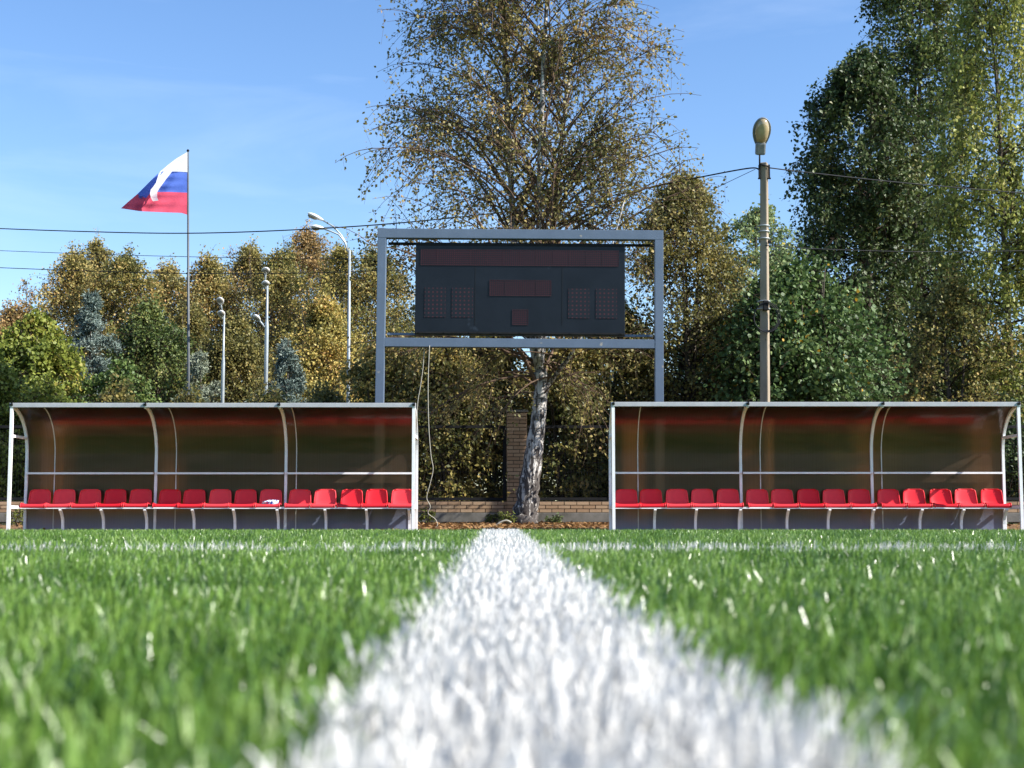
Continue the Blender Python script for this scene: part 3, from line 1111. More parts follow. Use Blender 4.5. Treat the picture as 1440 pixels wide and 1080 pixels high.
# ------------------------------------------------------------------ street lamps on the far side
def lamp_head_parts(root, tip, neck, w, mat):
    """long cobra head from neck to tip"""
    a, b = Vector(neck), Vector(tip)
    ax = (b - a); ln = ax.length; ax.normalize()
    side = ax.cross(Vector((0, 0, 1)))
    if side.length < .05: side = Vector((1, 0, 0))
    side.normalize(); upv = side.cross(ax)
    rows = []
    for i in range(9):
        t = i / 8
        wd = w * (math.sin(math.pi * min(1, .12 + t * .86)) ** .6) * (.55 + .45 * t)
        row = []
        for j in range(12):
            an = 2 * math.pi * j / 12
            hgt = .55 if math.sin(an) > 0 else .38
            row.append(a + ax * ln * t + side * (math.cos(an) * wd) + upv * (math.sin(an) * wd * hgt))
        rows.append(row)
    mb = MB(); mb.loft(rows, 0, True, closed=True)
    mb.add(rows[0], [tuple(range(12))]); mb.add(rows[-1], [tuple(reversed(range(12)))])
    hd = mb.build('lamp_head', mat, root)
    rows2 = []
    for i in range(7):
        t = .38 + .56 * i / 6
        wd = w * .72 * math.sin(math.pi * (.1 + .8 * i / 6)) ** .5
        rows2.append([a + ax * ln * t + side * (math.cos(math.pi + math.pi * j / 8) * wd) + upv * (-w * .22 + math.sin(math.pi + math.pi * j / 8) * wd * .42) for j in range(9)])
    mb = MB(); mb.loft(rows2, 0, True)
    mb.build('lens', M['lamp_lens'], hd)


M['lamp_lens'] = surf_mat('lamp_lens', (.36, .33, .28), (.28, .25, .2), 6, .2, 0)


def street_lamp(px, py_top, D, rad, arms, label, wid=.16, mat=None, py_step=None):
    base = P(px, 560, D)
    root = empty('street_lamp', (base[0], D, .1), label, 'street lamp', 'street lamps among the trees')
    top = P(px, py_top, D)[2] - .1
    mb = MB()
    if py_step:
        st = P(px, py_step, D)[2] - .1
        mb.tube([(0, 0, 0), (0, 0, st - .25), (0, 0, st), (0, 0, top)], [rad, rad, rad * .62, rad * .5], 10)
    else:
        mb.tube([(0, 0, 0), (0, 0, top * .55), (0, 0, top)], [rad, rad * .85, rad * .6], 10)
    mb.build('pole', M['galv'], root)
    for pts, tip, dy in arms:
        q = []
        for i, p in enumerate(pts):
            w_ = P(p[0], p[1], D)
            q.append((w_[0] - base[0], dy * i / max(1, len(pts)), w_[2] - .1))
        mb = MB(); mb.tube(q, rad * .42, 8); mb.build('arm', M['galv'], root)
        tp = P(tip[0], tip[1], D)
        lamp_head_parts(root, (tp[0] - base[0], q[-1][1] + dy * .6, tp[2] - .1), q[-1], wid, mat or M['lamp_white'])
    return root


street_lamp(489.5, 352, 45, .062, [([(489, 353), (486, 341), (480, 331), (469, 319), (455, 311)], (434, 302), -.15),
                                   ([(489, 355), (485, 341), (477, 331), (467, 327), (457, 324)], (440, 322), -.3)],
            'tall street lamp with two arched heads close to the scoreboard frame', .19)
street_lamp(373.5, 400, 47, .066, [([(373.5, 402), (374, 396), (376, 387)], (378.5, 381), -.5),
                                   ([(373.5, 408), (374.5, 404)], (377, 398), -.4),
                                   ([(373, 462), (370, 457), (366.5, 452)], (360, 445), -.3)],
            'grey street lamp with three white rounded heads at two levels', .17, py_step=448)
street_lamp(313, 440, 50, .063, [([(313, 442), (313, 436), (313, 430)], (313, 421), -.4),
                                 ([(313, 449), (313.3, 447)], (314.3, 439), -.4)],
            'shorter street lamp with two stacked heads deep among the trees', .17, py_step=500)

# ------------------------------------------------------------------ trees
def tubes_np(paths, radii, sides):
    """paths (n,m,3), radii (n,m) -> verts, quads"""
    n, m, _ = paths.shape
    tan = np.gradient(paths, axis=1)
    tan /= np.linalg.norm(tan, axis=-1, keepdims=True) + 1e-9
    ref = np.where(np.abs(tan[..., 2:3]) > .9, np.array([1., 0, 0]), np.array([0, 0, 1.]))
    a = np.cross(tan, ref); a /= np.linalg.norm(a, axis=-1, keepdims=True) + 1e-9
    b = np.cross(tan, a)
    an = np.arange(sides) * 2 * np.pi / sides
    V = paths[:, :, None] + radii[:, :, None, None] * (a[:, :, None] * np.cos(an)[:, None] + b[:, :, None] * np.sin(an)[:, None])
    idx = np.arange(n * m * sides).reshape(n, m, sides)
    i0, i1 = idx[:, :-1], idx[:, 1:]
    Q = np.stack([i0, np.roll(i0, -1, 2), np.roll(i1, -1, 2), i1], -1).reshape(-1, 4)
    return V.reshape(-1, 3), Q


def bez(p0, p1, p2, m):
    t = np.linspace(0, 1, m)[None, :, None]
    return (1 - t) ** 2 * p0[:, None] + 2 * t * (1 - t) * p1[:, None] + t ** 2 * p2[:, None]


def unit(v):
    return v / (np.linalg.norm(v, axis=-1, keepdims=True) + 1e-9)


def leaves_np(rg, pos, size, aspect, hang, kind='leaf', axis=None):
    n = len(pos)
    ax = rg.normal(size=(n, 3)) if axis is None else axis + rg.normal(size=(n, 3)) * .45
    ax = unit(unit(ax) + np.array([0, 0, -hang]))
    nr = unit(rg.normal(size=(n, 3)) + np.array([.25, -.25, .35]))
    sd = unit(np.cross(ax, nr)); up = np.cross(sd, ax)
    s = (size * rg.uniform(.65, 1.25, n))[:, None]
    fold = rg.uniform(.02, .25, n)[:, None]
    if kind == 'leaf':
        pts = [pos, pos + ax * s * .42 + sd * s * aspect * .5 + up * s * fold * .5, pos + ax * s, pos + ax * s * .42 - sd * s * aspect * .5 + up * s * fold * .5]
    elif kind == 'broad':
        pts = [pos, pos + ax * s * .18 + sd * s * aspect * .42 + up * s * fold * .3, pos + ax * s * .62 + sd * s * aspect * .5 + up * s * fold * .4,
               pos + ax * s - up * s * fold * .3, pos + ax * s * .62 - sd * s * aspect * .5 + up * s * fold * .4, pos + ax * s * .18 - sd * s * aspect * .42 + up * s * fold * .3]
    k = len(pts)
    V = np.stack(pts, 1).reshape(-1, 3)
    return V, np.arange(n * k).reshape(n, k)


def lead_at(lead, z):
    return np.stack([np.interp(z, lead[:, 2], lead[:, i]) for i in range(4)], -1)


def make_tree(name, label, cat, base, leaders, env, leafm, barkm, twigm, seed, n_prim=90, n_sec=9, zlo=.5, rise=.45, droop=.12, sec_len=.8,
              hang_sec=.3, leaf_per=10, leaf=.08, aspect=.7, hang=.5, kind='leaf', strands=0, strand_len=1.2, group=None, jitter=.07, prim_pow=.9,
              t_lo=.25, squash=1., prim_r=.05, side_bias=None, front=None, wob=1., low=True):
    """base: world point; leaders: arrays (x,y,z,r) local; env: list (z, radius) local"""
    rg = np.random.default_rng(seed)
    root = empty(name, base, label, cat, group)
    ez = np.array([e[0] for e in env]); er = np.array([e[1] for e in env])
    o_ = np.argsort(ez); ez, er = ez[o_], er[o_]
    H = ez[-1]
    # trunk and leaders
    mb = MB()
    for ld in leaders:
        pts = []; rs = []
        for i in range(len(ld) - 1):
            for k in range(3):
                t = k / 3
                q = ld[i] * (1 - t) + ld[i + 1] * t
                wob = .25 * q[3]
                pts.append((q[0] + rg.normal(0, wob * .3), q[1] + rg.normal(0, wob * .3), q[2])); rs.append(float(q[3]))
        pts.append(tuple(ld[-1][:3])); rs.append(float(ld[-1][3]))
        mb.tube(pts, rs, 10)
    mb.build('trunk', barkm, root)
    # primary limbs
    zt = min(H * .985, max(l[-1, 2] for l in leaders))
    za = zlo + (zt - zlo) * rg.random(n_prim) ** prim_pow
    li = rg.integers(0, len(leaders), n_prim)
    st = np.zeros((n_prim, 4))
    for i in range(n_prim):
        span = [l for l in leaders if l[0, 2] - .01 <= za[i] <= l[-1, 2]]
        ld = span[li[i] % len(span)] if span else max(leaders, key=lambda l: l[-1, 2])
        z_ = min(za[i], ld[-1, 2]); za[i] = z_
        st[i] = lead_at(ld, np.array([z_]))[0]
    az = (np.arange(n_prim) * 2.39996 + rg.normal(0, .35, n_prim))
    r0 = np.interp(za, ez, er)
    rs_ = rise * rg.uniform(.5, 1.3, n_prim) * (np.where(za < zlo + (.16 if low is True else low) * (zt - zlo), rg.uniform(-.5, .9, n_prim), 1) if low else 1)
    re = np.interp(np.clip(za + rs_ * r0, ez[0], ez[-1]), ez, er) * rg.uniform(.52, 1.12, n_prim) * (1 + wob * (.16 * np.sin(3 * az + 1.7 * za + seed) + .10 * np.sin(5 * az - 3.1 * za)))
    re = np.minimum(re, 1.10 * np.interp(np.clip(za + rs_ * r0, ez[0], ez[-1]), ez, er))
    re = np.maximum(re, .12)
    end = np.stack([np.cos(az) * re, np.sin(az) * re * squash, za + rs_ * re - droop * re ** 1.3], -1)
    if side_bias is not None:
        end[:, 0] += side_bias * re
    if front is not None:
        end[:, 1] = np.where(end[:, 1] < front, front + (end[:, 1] - front) * .12, end[:, 1])
    p0 = st[:, :3]
    ln = np.linalg.norm(end - p0, axis=-1)
    ctrl = p0 + (end - p0) * .5 + np.array([0, 0, 1.]) * (ln * (.16 + .5 * droop))[:, None] + rg.normal(0, .06, (n_prim, 3)) * ln[:, None]
    m = 8
    prim = bez(p0, ctrl, end, m)
    pr0 = np.minimum(st[:, 3] * .5, prim_r * (.25 + ln / (ln.max() + 1e-6)))
    prad = pr0[:, None] * np.linspace(1, .18, m)[None]
    V1, Q1 = tubes_np(prim, prad, 5)
    # secondary twigs
    ns = n_prim * n_sec
    pi_ = np.repeat(np.arange(n_prim), n_sec)
    t = t_lo + (1 - t_lo) * rg.random(ns) ** .7
    def at(t_, pi__):
        f_ = t_ * (m - 1); i0 = np.minimum(f_.astype(int), m - 2); fr = (f_ - i0)[:, None]
        return prim[pi__, i0] * (1 - fr) + prim[pi__, i0 + 1] * fr, unit(prim[pi__, i0 + 1] - prim[pi__, i0])
    s0, tg = at(t, pi_)
    d = unit(.75 * tg + .75 * unit(rg.normal(size=(ns, 3))) + np.array([0, 0, .1]))
    sl = sec_len * rg.uniform(.45, 1.25, ns) * (.45 + .55 * np.minimum(1, ln[pi_] / (np.median(ln) + 1e-6)))
    if front is not None:
        d[:, 1] = np.where(s0[:, 1] + d[:, 1] < front - .2, np.abs(d[:, 1]) * .3, d[:, 1])
    e_ = s0 + d * sl[:, None]
    lim = (1.14 if front is not None else 1.32) * np.interp(e_[:, 2], ez, er) + .2
    sl = np.where(np.hypot(e_[:, 0], e_[:, 1]) > lim, sl * .35, sl)
    s1 = s0 + d * (sl * .55)[:, None]
    s2 = s0 + d * sl[:, None] + np.array([0, 0, -1.]) * (sl * hang_sec * rg.uniform(.4, 1.4, ns))[:, None]
    ms = 5
    sec = bez(s0, s1, s2, ms)
    srad = np.linspace(.009, .0035, ms)[None] * rg.uniform(.7, 1.3, (ns, 1))
    V2, Q2 = tubes_np(sec, srad, 3)
    Vs = [V1, V2]; Qs = [Q1, Q2 + len(V1)]
    off = len(V1) + len(V2)
    # leaves
    def scatter(paths, per, mm):
        n_ = len(paths) * per
        ii = np.repeat(np.arange(len(paths)), per)
        tt = .12 + .88 * rg.random(n_)
        f_ = tt * (mm - 1); i0 = np.minimum(f_.astype(int), mm - 2); fr = (f_ - i0)[:, None]
        p = paths[ii, i0] * (1 - fr) + paths[ii, i0 + 1] * fr
        return p + rg.normal(0, jitter, (n_, 3)), unit(paths[ii, i0 + 1] - paths[ii, i0])
    pos, tdir = scatter(sec, leaf_per, ms)
    if strands:
        k = ns * strands
        si = np.repeat(np.arange(ns), strands)
        q0 = sec[si, rg.integers(1, ms, k)]
        L_ = strand_len * rg.uniform(.25, 1.2, k)
        q2 = q0 + np.stack([rg.normal(0, .10, k) * L_, rg.normal(0, .10, k) * L_, -L_], -1)
        q1 = q0 + rg.normal(0, .12, (k, 3)) + np.array([0, 0, -.1]) * L_[:, None]
        q2[:, 2] = np.maximum(q2[:, 2], .2)
        sp = bez(q0, q1, q2, 5)
        V3, Q3 = tubes_np(sp, np.full((k, 5), .0022), 3)
        Vs.append(V3); Qs.append(Q3 + off)
        p3, _ = scatter(sp, leaf_per, 5)
        pos = np.concatenate([pos, p3])
        tdir = None
    link_mesh('branches', np_mesh('branches', np.concatenate(Vs), [np.concatenate(Qs)], smooth=True), twigm, root)
    pos = pos[pos[:, 2] > .02]
    if front is not None: pos = pos[pos[:, 1] > front - .45]
    V, Fc = leaves_np(rg, pos, leaf, aspect, hang, kind)
    link_mesh('crown', np_mesh('crown', V, [Fc]), leafm, root)
    return root


def px_env(pts, D, base):
    """[(y px, half width px)] -> [(z local, r)]"""
    return [(P(720, y, D)[2] - base[2], w * D / F) for y, w in pts]


def straight(base, D, pts, r0, r1):
    """trunk through picture points, with radii tapering from r0 to r1"""
    out_ = []
    n_ = len(pts)
    for i, p in enumerate(pts):
        q = P(p[0], p[1], D)
        k = i / (n_ - 1)
        dy = p[2] if len(p) > 2 else 0
        out_.append((q[0] - base[0], dy, q[2] - base[2], r0 + (r1 - r0) * k))
    return np.array(out_)


LM = {}
raw_leaf_mat = leaf_mat


def leaf_mat(name, stops, trans=.3, gain=1.8, **kw):
    return raw_leaf_mat(name, [(p, tuple(x * gain for x in c)) for p, c in stops], trans, **kw)


LM['birch'] = leaf_mat('birch_leaves', [(0, (.030, .034, .012)), (.3, (.065, .066, .022)), (.55, (.125, .105, .036)), (.8, (.19, .145, .050)), (1, (.15, .085, .034))], .34, gain=2.1)
LM['olive'] = leaf_mat('olive_leaves', [(0, (.030, .040, .013)), (.35, (.085, .085, .024)), (.65, (.17, .14, .042)), (1, (.24, .16, .055))], .36, gain=2.1)
LM['autumn'] = leaf_mat('autumn_leaves', [(0, (.060, .060, .020)), (.35, (.130, .115, .036)), (.65, (.215, .165, .052)), (1, (.23, .125, .050))], .3, gain=2.1)
LM['rust'] = leaf_mat('rust_leaves', [(0, (.07, .062, .022)), (.4, (.17, .115, .045)), (.75, (.23, .140, .055)), (1, (.20, .16, .055))], .3)
LM['gold'] = leaf_mat('gold_leaves', [(0, (.055, .055, .016)), (.35, (.15, .13, .034)), (.7, (.26, .20, .055)), (1, (.30, .17, .06))], .3, gain=2.1)
LM['lime'] = leaf_mat('lime_leaves', [(0, (.035, .055, .010)), (.4, (.11, .135, .022)), (.75, (.20, .22, .040)), (1, (.26, .20, .05))], .38, gain=1.55)
LM['dark'] = leaf_mat('dark_leaves', [(0, (.013, .026, .008)), (.4, (.030, .048, .014)), (.8, (.060, .078, .024)), (1, (.12, .11, .035))], .22)
LM['green'] = leaf_mat('green_leaves', [(0, (.018, .036, .009)), (.4, (.045, .075, .018)), (.8, (.085, .115, .030)), (1, (.15, .14, .04))], .28)
LM['bronze'] = leaf_mat('bronze_leaves', [(0, (.030, .034, .012)), (.4, (.080, .076, .023)), (.75, (.14, .118, .036)), (1, (.20, .145, .045))], .36, gain=2.1)
LM['maple'] = leaf_mat('maple_leaves', [(0, (.020, .040, .011)), (.4, (.040, .070, .020)), (.8, (.080, .118, .040)), (1, (.14, .17, .062))], .28, patch_scale=1.1,
                       patch=((.50, .30, .03), .012), rough=.52)
LM['pale'] = leaf_mat('pale_leaves', [(0, (.060, .085, .032)), (.4, (.12, .16, .070)), (.8, (.19, .235, .11)), (1, (.25, .27, .13))], .35, patch=((.55, .40, .05), .035))
LM['weep'] = leaf_mat('weeping_leaves', [(0, (.045, .056, .013)), (.4, (.105, .125, .027)), (.75, (.20, .205, .050)), (1, (.29, .26, .085))], .38, gain=1.9)
LM['darkbirch'] = leaf_mat('darkbirch_leaves', [(0, (.018, .030, .009)), (.4, (.042, .064, .016)), (.75, (.090, .108, .028)), (1, (.16, .15, .042))], .28)
LM['spruce'] = leaf_mat('spruce_needles', [(0, (.040, .062, .052)), (.4, (.085, .118, .100)), (.8, (.145, .185, .160)), (1, (.20, .23, .20))], .05, gain=1.3)
LM['palespruce'] = leaf_mat('palespruce_needles', [(0, (.06, .08, .055)), (.4, (.13, .155, .105)), (.8, (.21, .235, .17)), (1, (.30, .32, .24))], .05, gain=1.3)

# the birch behind the scoreboard
DB = 27.6
bb = (P(738, 735, DB)[0], DB, -.06)
trunk = np.array([(q[0] - bb[0], dy, q[2] - bb[2], r_) for q, dy, r_ in [
    (P(737, 741, DB), 0, .36), (P(738, 733, DB), 0, .275), (P(739, 718, DB), 0, .232), (P(742, 695, DB), 0, .212), (P(747, 665, DB), 0, .19), (P(752, 630, DB), 0, .172),
    (P(756, 598, DB), 0, .145), (P(759, 570, DB), 0, .14), (P(763, 545, DB), 0, .135), (P(759, 522, DB), 0, .13)]])


def lead(pts, r0, r1, Dd=DB):
    return straight(bb, Dd, pts, r0, r1)


leadA = lead([(759, 522), (746, 470, .1), (732, 410, .2), (722, 330, .2), (716, 200, .25), (712, 100, .25), (706, 0, .3), (702, -90, .3), (700, -190, .3)], .095, .016)
leadB = lead([(759, 522), (758, 440), (757, 350, -.2), (759, 230, -.3), (763, 110, -.3), (769, 0, -.3), (774, -110, -.3), (776, -230, -.3)], .085, .014)
leadC = lead([(759, 522), (768, 430, .2), (775, 340, .3), (787, 220, .5), (803, 90, .6), (826, -20, .6), (842, -120, .6)], .075, .014)
leadD = lead([(763, 548), (778, 532), (800, 505, -.4), (830, 450, -.7), (850, 380, -.9), (872, 300, -1.)], .055, .010)
env = px_env([(-285, 12), (-205, 95), (-100, 170), (0, 192), (100, 208), (180, 236), (300, 246), (400, 232), (500, 205), (580, 165), (640, 90)], DB, bb)
make_tree('birch_tree', 'large birch with a white leaning trunk rising behind the scoreboard', 'tree', bb, [trunk, leadA, leadB, leadC, leadD], env, LM['birch'],
          M['birch_bark'], M['twig_brown'], 21, n_prim=250, n_sec=13, zlo=2.45, low=.07, rise=1.0, droop=.13, sec_len=1.2, hang_sec=.35, leaf_per=9, leaf=.076, front=-.6, strands=1, strand_len=.65, t_lo=.30, aspect=.72,
          hang=.55, prim_pow=1.0, prim_r=.04, jitter=.055)


def tree_at(name, label, cat, px, D, env_px, leafm, seed, base_z=-.05, stems=1, r0=.14, bark=None, twig=None, spread=.25, group=None, **kw):
    base = (P(px, 700, D)[0], D, base_z + float(np.interp(D, [28, 40, 90], [0, 0, .35])))
    env_ = px_env(env_px, D, base)
    H = max(e[0] for e in env_)
    rg = np.random.default_rng(seed + 999)
    rmax = max(e[1] for e in env_)
    lds = []
    for s_ in range(stems):
        a_ = rg.uniform(0, 6.28)
        sp = 0 if stems == 1 else spread * rmax * rg.uniform(.5, 1.2)
        top = H * (.97 if s_ == 0 else rg.uniform(.7, .95))
        pts = []
        for i in range(7):
            k = i / 6
            pts.append((math.cos(a_) * sp * k ** 1.3 + rg.normal(0, .03) * H * .1, math.sin(a_) * sp * k ** 1.3, top * k, r0 * (1 - .9 * k) / (1 if stems == 1 else 1.6)))
        lds.append(np.array(pts))
    return make_tree(name, label, cat, base, lds, env_, leafm, bark or M['bark_grey'], twig or M['bark_dark'], seed, group=group, **kw)


# beside the scoreboard, in front of the sky
near = dict(hang_sec=.25, leaf=.085, aspect=.72)
tree_at('alder_tree', 'brownish leafy tree filling the gap between scoreboard and concrete pole', 'tree', 968, 31.5,
        [(243, 6), (280, 36), (340, 62), (420, 84), (500, 98), (600, 100), (690, 70)], LM['bronze'], 31, stems=4, spread=.5, wob=1.8, n_prim=160, n_sec=10, zlo=.5, sec_len=1.3, leaf_per=17, **near)
tree_at('pale_tree', 'pale green tree with yellow leaves rising behind the concrete lamp pole', 'tree', 1072, 33.2,
        [(288, 6), (310, 34), (350, 56), (400, 66), (470, 66), (600, 66)], LM['pale'], 32, stems=3, n_prim=130, n_sec=10, zlo=2.2, sec_len=.85, leaf_per=15, **near)
tree_at('maple_tree', 'broad dark green maple spreading over the lamp pole shelter', 'tree', 1128, 30.2,
        [(372, 14), (400, 52), (440, 92), (500, 118), (560, 128), (640, 130), (710, 90)], LM['maple'], 33, stems=6, spread=.55, n_prim=150, n_sec=9, zlo=.5, sec_len=1.35, leaf_per=24, wob=2.0,
        leaf=.088, aspect=.92, kind='broad', hang=.35, hang_sec=.2, rise=.55, jitter=.12)
tree_at('dark_birch_tree', 'dense dark green birch with a pointed top and hanging sprays', 'tree', 1222, 38.5,
        [(62, 5), (90, 34), (150, 70), (240, 88), (330, 98), (430, 100), (560, 90), (700, 80)], LM['dark'], 34, stems=2, r0=.2, n_prim=200, n_sec=10, zlo=1.2, sec_len=1.0, leaf_per=13,
        strands=1, strand_len=1.0, hang_sec=.5, leaf=.118, aspect=.74)
tree_at('tall_birch_tree', 'tallest brownish green birch reaching out of the frame beside the dark one', 'tree', 1300, 41,
        [(-130, 8), (-60, 42), (20, 70), (120, 80), (240, 88), (400, 92), (560, 92), (700, 80)], LM['darkbirch'], 35, stems=2, r0=.22, n_prim=200, n_sec=10, zlo=1.2, sec_len=1.0, leaf_per=13,
        strands=1, strand_len=1.4, hang_sec=.6, leaf=.118, aspect=.74)
tree_at('weeping_birch_tree', 'yellow green weeping birch with long hanging strands at the frame edge', 'tree', 1428, 33.5,
        [(-150, 10), (-80, 50), (0, 82), (120, 88), (240, 98), (330, 100), (420, 70), (560, 60)], LM['weep'], 36, stems=2, r0=.16, n_prim=105, n_sec=8, zlo=2.8, sec_len=.9, leaf_per=13,
        strands=2, strand_len=2.0, hang_sec=.8, leaf=.108, aspect=.70, hang=.9)
tree_at('young_birch_tree', 'thin young tree with bronze leaves and sky showing through, under the weeping birch', 'tree', 1345, 33,
        [(395, 8), (430, 50), (480, 88), (560, 100), (650, 95), (710, 60)], LM['olive'], 37, stems=3, n_prim=120, n_sec=9, zlo=.5, sec_len=.8, leaf_per=14, **near)
tree_at('edge_birch_tree', 'shadowed bronze green tree at the frame edge beyond the outer shelter post', 'tree', 1468, 35,
        [(300, 10), (380, 50), (470, 75), (560, 85), (650, 85), (710, 60)], LM['darkbirch'], 38, stems=2, n_prim=110, n_sec=9, zlo=.5, sec_len=.8, leaf_per=14, **near)

# bushes along the fence
bushes = [(-30, 32, 500, 75, 'lime', 'low yellow green bush at the frame edge beyond the bag shelter'),
          (60, 33, 545, 75, 'lime', 'yellow green bush behind the first seats of the bag shelter'),
          (165, 32.5, 560, 80, 'olive', 'bronze bush behind the second bay of the bag shelter'),
          (265, 33, 560, 80, 'olive', 'bronze bush below the flagpole behind the bag shelter'),
          (365, 32.5, 562, 80, 'olive', 'bronze bush under the street lamp with three heads'),
          (455, 32.5, 558, 75, 'bronze', 'bronze bush under the tall street lamp with arched heads'),
          (545, 32, 470, 62, 'olive', 'tall bronze bush behind the scoreboard post nearest the flag'),
          (628, 31.2, 478, 62, 'olive', 'bronze bush behind the hanging cables'),
          (690, 32.5, 462, 62, 'bronze', 'dark bronze bush rising behind the brick pier and mesh'),
          (790, 31.2, 470, 64, 'olive', 'bronze bush just past the birch trunk, behind the fence'),
          (868, 31.6, 440, 62, 'olive', 'tall bronze bush behind the scoreboard post nearest the concrete pole'),
          (1220, 32.5, 548, 75, 'dark', 'dark bush behind the middle bay of the lamp pole shelter'),
          (1015, 33, 520, 70, 'darkbirch', 'bronze green bush between the brownish tree and the concrete pole'),
          (1420, 31.5, 590, 65, 'dark', 'dark low bush seen past the outer post of the lamp pole shelter')]
for i, (px, D, top, w, lm, lab) in enumerate(bushes):
    tree_at('bush', lab, 'bush', px, D, [(top, 8), (top + 25, w * .55), (top + 70, w * .9), (640, w), (715, w * .8)], LM[lm], 60 + i, stems=5, spread=.6, r0=.05, n_prim=95, n_sec=9, zlo=.25,
            sec_len=1.0, leaf_per=18, leaf=.092, aspect=.75, hang_sec=.2, group='bushes behind the brick fence', prim_pow=1.0, prim_r=.02)

# a second row further back
thicket = [(590, 41, 505, 80, 'autumn', 'autumn thicket tree seen through the mesh behind the hanging cables'),
           (690, 43, 500, 80, 'olive', 'olive thicket tree behind the brick pier, deep in shade'),
           (795, 41, 500, 80, 'darkbirch', 'dark thicket tree beyond the birch trunk and the mesh'),
           (895, 43, 480, 80, 'olive', 'olive thicket tree behind the scoreboard post by the brownish tree'),
           (990, 42, 450, 80, 'darkbirch', 'dark thicket tree behind the brownish tree'),
           (1095, 44, 470, 85, 'green', 'green thicket tree hidden behind the broad maple'),
           (1200, 43, 450, 85, 'dark', 'dark thicket tree behind the pointed dark birch'),
           (1300, 44, 470, 85, 'darkbirch', 'bronze thicket tree under the tallest birch'),
           (1395, 43, 490, 80, 'darkbirch', 'bronze thicket tree behind the weeping birch'),
           (1480, 44, 470, 80, 'dark', 'dark thicket tree at the frame edge behind the weeping birch')]
for i, (px, D, top, w, lm, lab) in enumerate(thicket):
    tree_at('thicket_tree', lab, 'tree', px, D, [(top, 8), (top + 30, w * .5), (top + 90, w * .9), (640, w), (715, w * .9)], LM[lm], 200 + i, stems=4, spread=.6, r0=.07, n_prim=110, n_sec=9,
            zlo=.2, sec_len=.95, leaf_per=12, leaf=.14, aspect=.8, hang_sec=.2, group='thicket trees behind the fence', prim_pow=1.0, prim_r=.025)

# autumn trees beyond, towards the flag
far = dict(hang_sec=.2, aspect=.75, jitter=.11, leaf=.112)
forest = [(8, 60, [(432, 6), (460, 40), (520, 62), (620, 66)], 'rust', 'reddish autumn tree cut by the frame edge, lower than its neighbours'),
          (95, 62, [(352, 5), (385, 34), (430, 58), (500, 74), (620, 76)], 'autumn', 'brown topped autumn tree behind the large blue spruce'),
          (128, 66, [(338, 5), (365, 22), (420, 48), (500, 66), (620, 70)], 'autumn', 'highest brown autumn tree above the large blue spruce'),
          (168, 61, [(352, 5), (380, 30), (430, 46), (500, 58), (620, 62)], 'olive', 'olive brown tree on the flagpole side of the large spruce'),
          (228, 66, [(372, 5), (400, 26), (450, 46), (520, 60), (620, 66)], 'autumn', 'thin topped autumn tree just before the flagpole'),
          (205, 54, [(430, 8), (460, 34), (520, 52), (620, 56)], 'darkbirch', 'dark olive tree between the large spruce and the flagpole'),
          (290, 64, [(362, 5), (395, 30), (450, 50), (520, 64), (620, 68)], 'autumn', 'autumn tree directly behind the flagpole'),
          (345, 67, [(345, 5), (375, 30), (430, 52), (520, 66), (620, 68)], 'autumn', 'golden brown autumn tree behind the two shorter street lamps'),
          (262, 57, [(440, 8), (475, 36), (530, 50), (620, 54)], 'bronze', 'dark tree in shade at the foot of the flagpole'),
          (330, 56, [(455, 8), (485, 34), (540, 48), (620, 52)], 'bronze', 'dark bronze tree around the shorter street lamp'),
          (395, 63, [(348, 5), (380, 32), (430, 54), (520, 66), (620, 68)], 'olive', 'olive autumn tree behind the lamp with three heads'),
          (432, 66, [(318, 5), (345, 28), (400, 52), (480, 70), (620, 74)], 'rust', 'orange topped autumn tree, highest near the tall street lamp'),
          (470, 61, [(350, 5), (385, 34), (440, 58), (520, 70), (620, 74)], 'gold', 'golden tree behind the tall street lamp'),
          (455, 52, [(430, 8), (470, 40), (530, 62), (620, 66)], 'gold', 'yellowish low tree at the foot of the tall street lamp'),
          (525, 60, [(345, 5), (390, 36), (450, 58), (530, 66), (620, 66)], 'olive', 'olive tree seen through the open end of the scoreboard frame'),
          (610, 62, [(430, 8), (470, 50), (540, 66), (620, 66)], 'autumn', 'autumn tree hidden low behind the scoreboard display')]
for i, (px, D, e, lm, lab) in enumerate(forest):
    tree_at('autumn_tree', lab, 'tree', px, D, [(y, w_ * 1.25) for y, w_ in e], LM[lm], 100 + i, stems=4, spread=.5, r0=.12, n_prim=140, n_sec=10, zlo=.8, sec_len=1.6, leaf_per=18,
            group='autumn trees beyond the fence', rise=.8, **far)
tree_at('lime_tree', 'bright yellow green bushy tree at the frame edge below the reddish one', 'tree', 42, 42,
        [(446, 8), (470, 44), (510, 66), (560, 74), (640, 74)], LM['lime'], 140, stems=4, spread=.5, r0=.08, n_prim=110, n_sec=10, zlo=.5, sec_len=.85, leaf_per=17, leaf=.115, aspect=.8,
        hang_sec=.2, kind='broad')
tree_at('lime_tree', 'small yellow green bush between the large spruce and the dark flagpole tree', 'tree', 165, 42,
        [(505, 8), (525, 34), (560, 50), (640, 54)], LM['green'], 141, stems=4, spread=.5, r0=.06, n_prim=80, n_sec=9, zlo=.4, sec_len=.6, leaf_per=12, leaf=.12, aspect=.8, hang_sec=.2)
# bare thin trees sticking out
for i, (px, D, top, lab) in enumerate([(28, 64, 385, 'thin nearly bare reddish tree standing above the reddish canopy'),
                                       (322, 66, 340, 'thin bare tree top above the golden canopy near the flagpole')]):
    tree_at('bare_tree', lab, 'tree', px, D, [(top, 2), (top + 20, 12), (top + 60, 20), (560, 24)], LM['rust'], 150 + i, r0=.06, n_prim=45, n_sec=6, zlo=3.5, sec_len=.6, leaf_per=2 if i == 0 else 1,
            leaf=.12, hang_sec=0, rise=1.2, twig=M['bark_grey'])


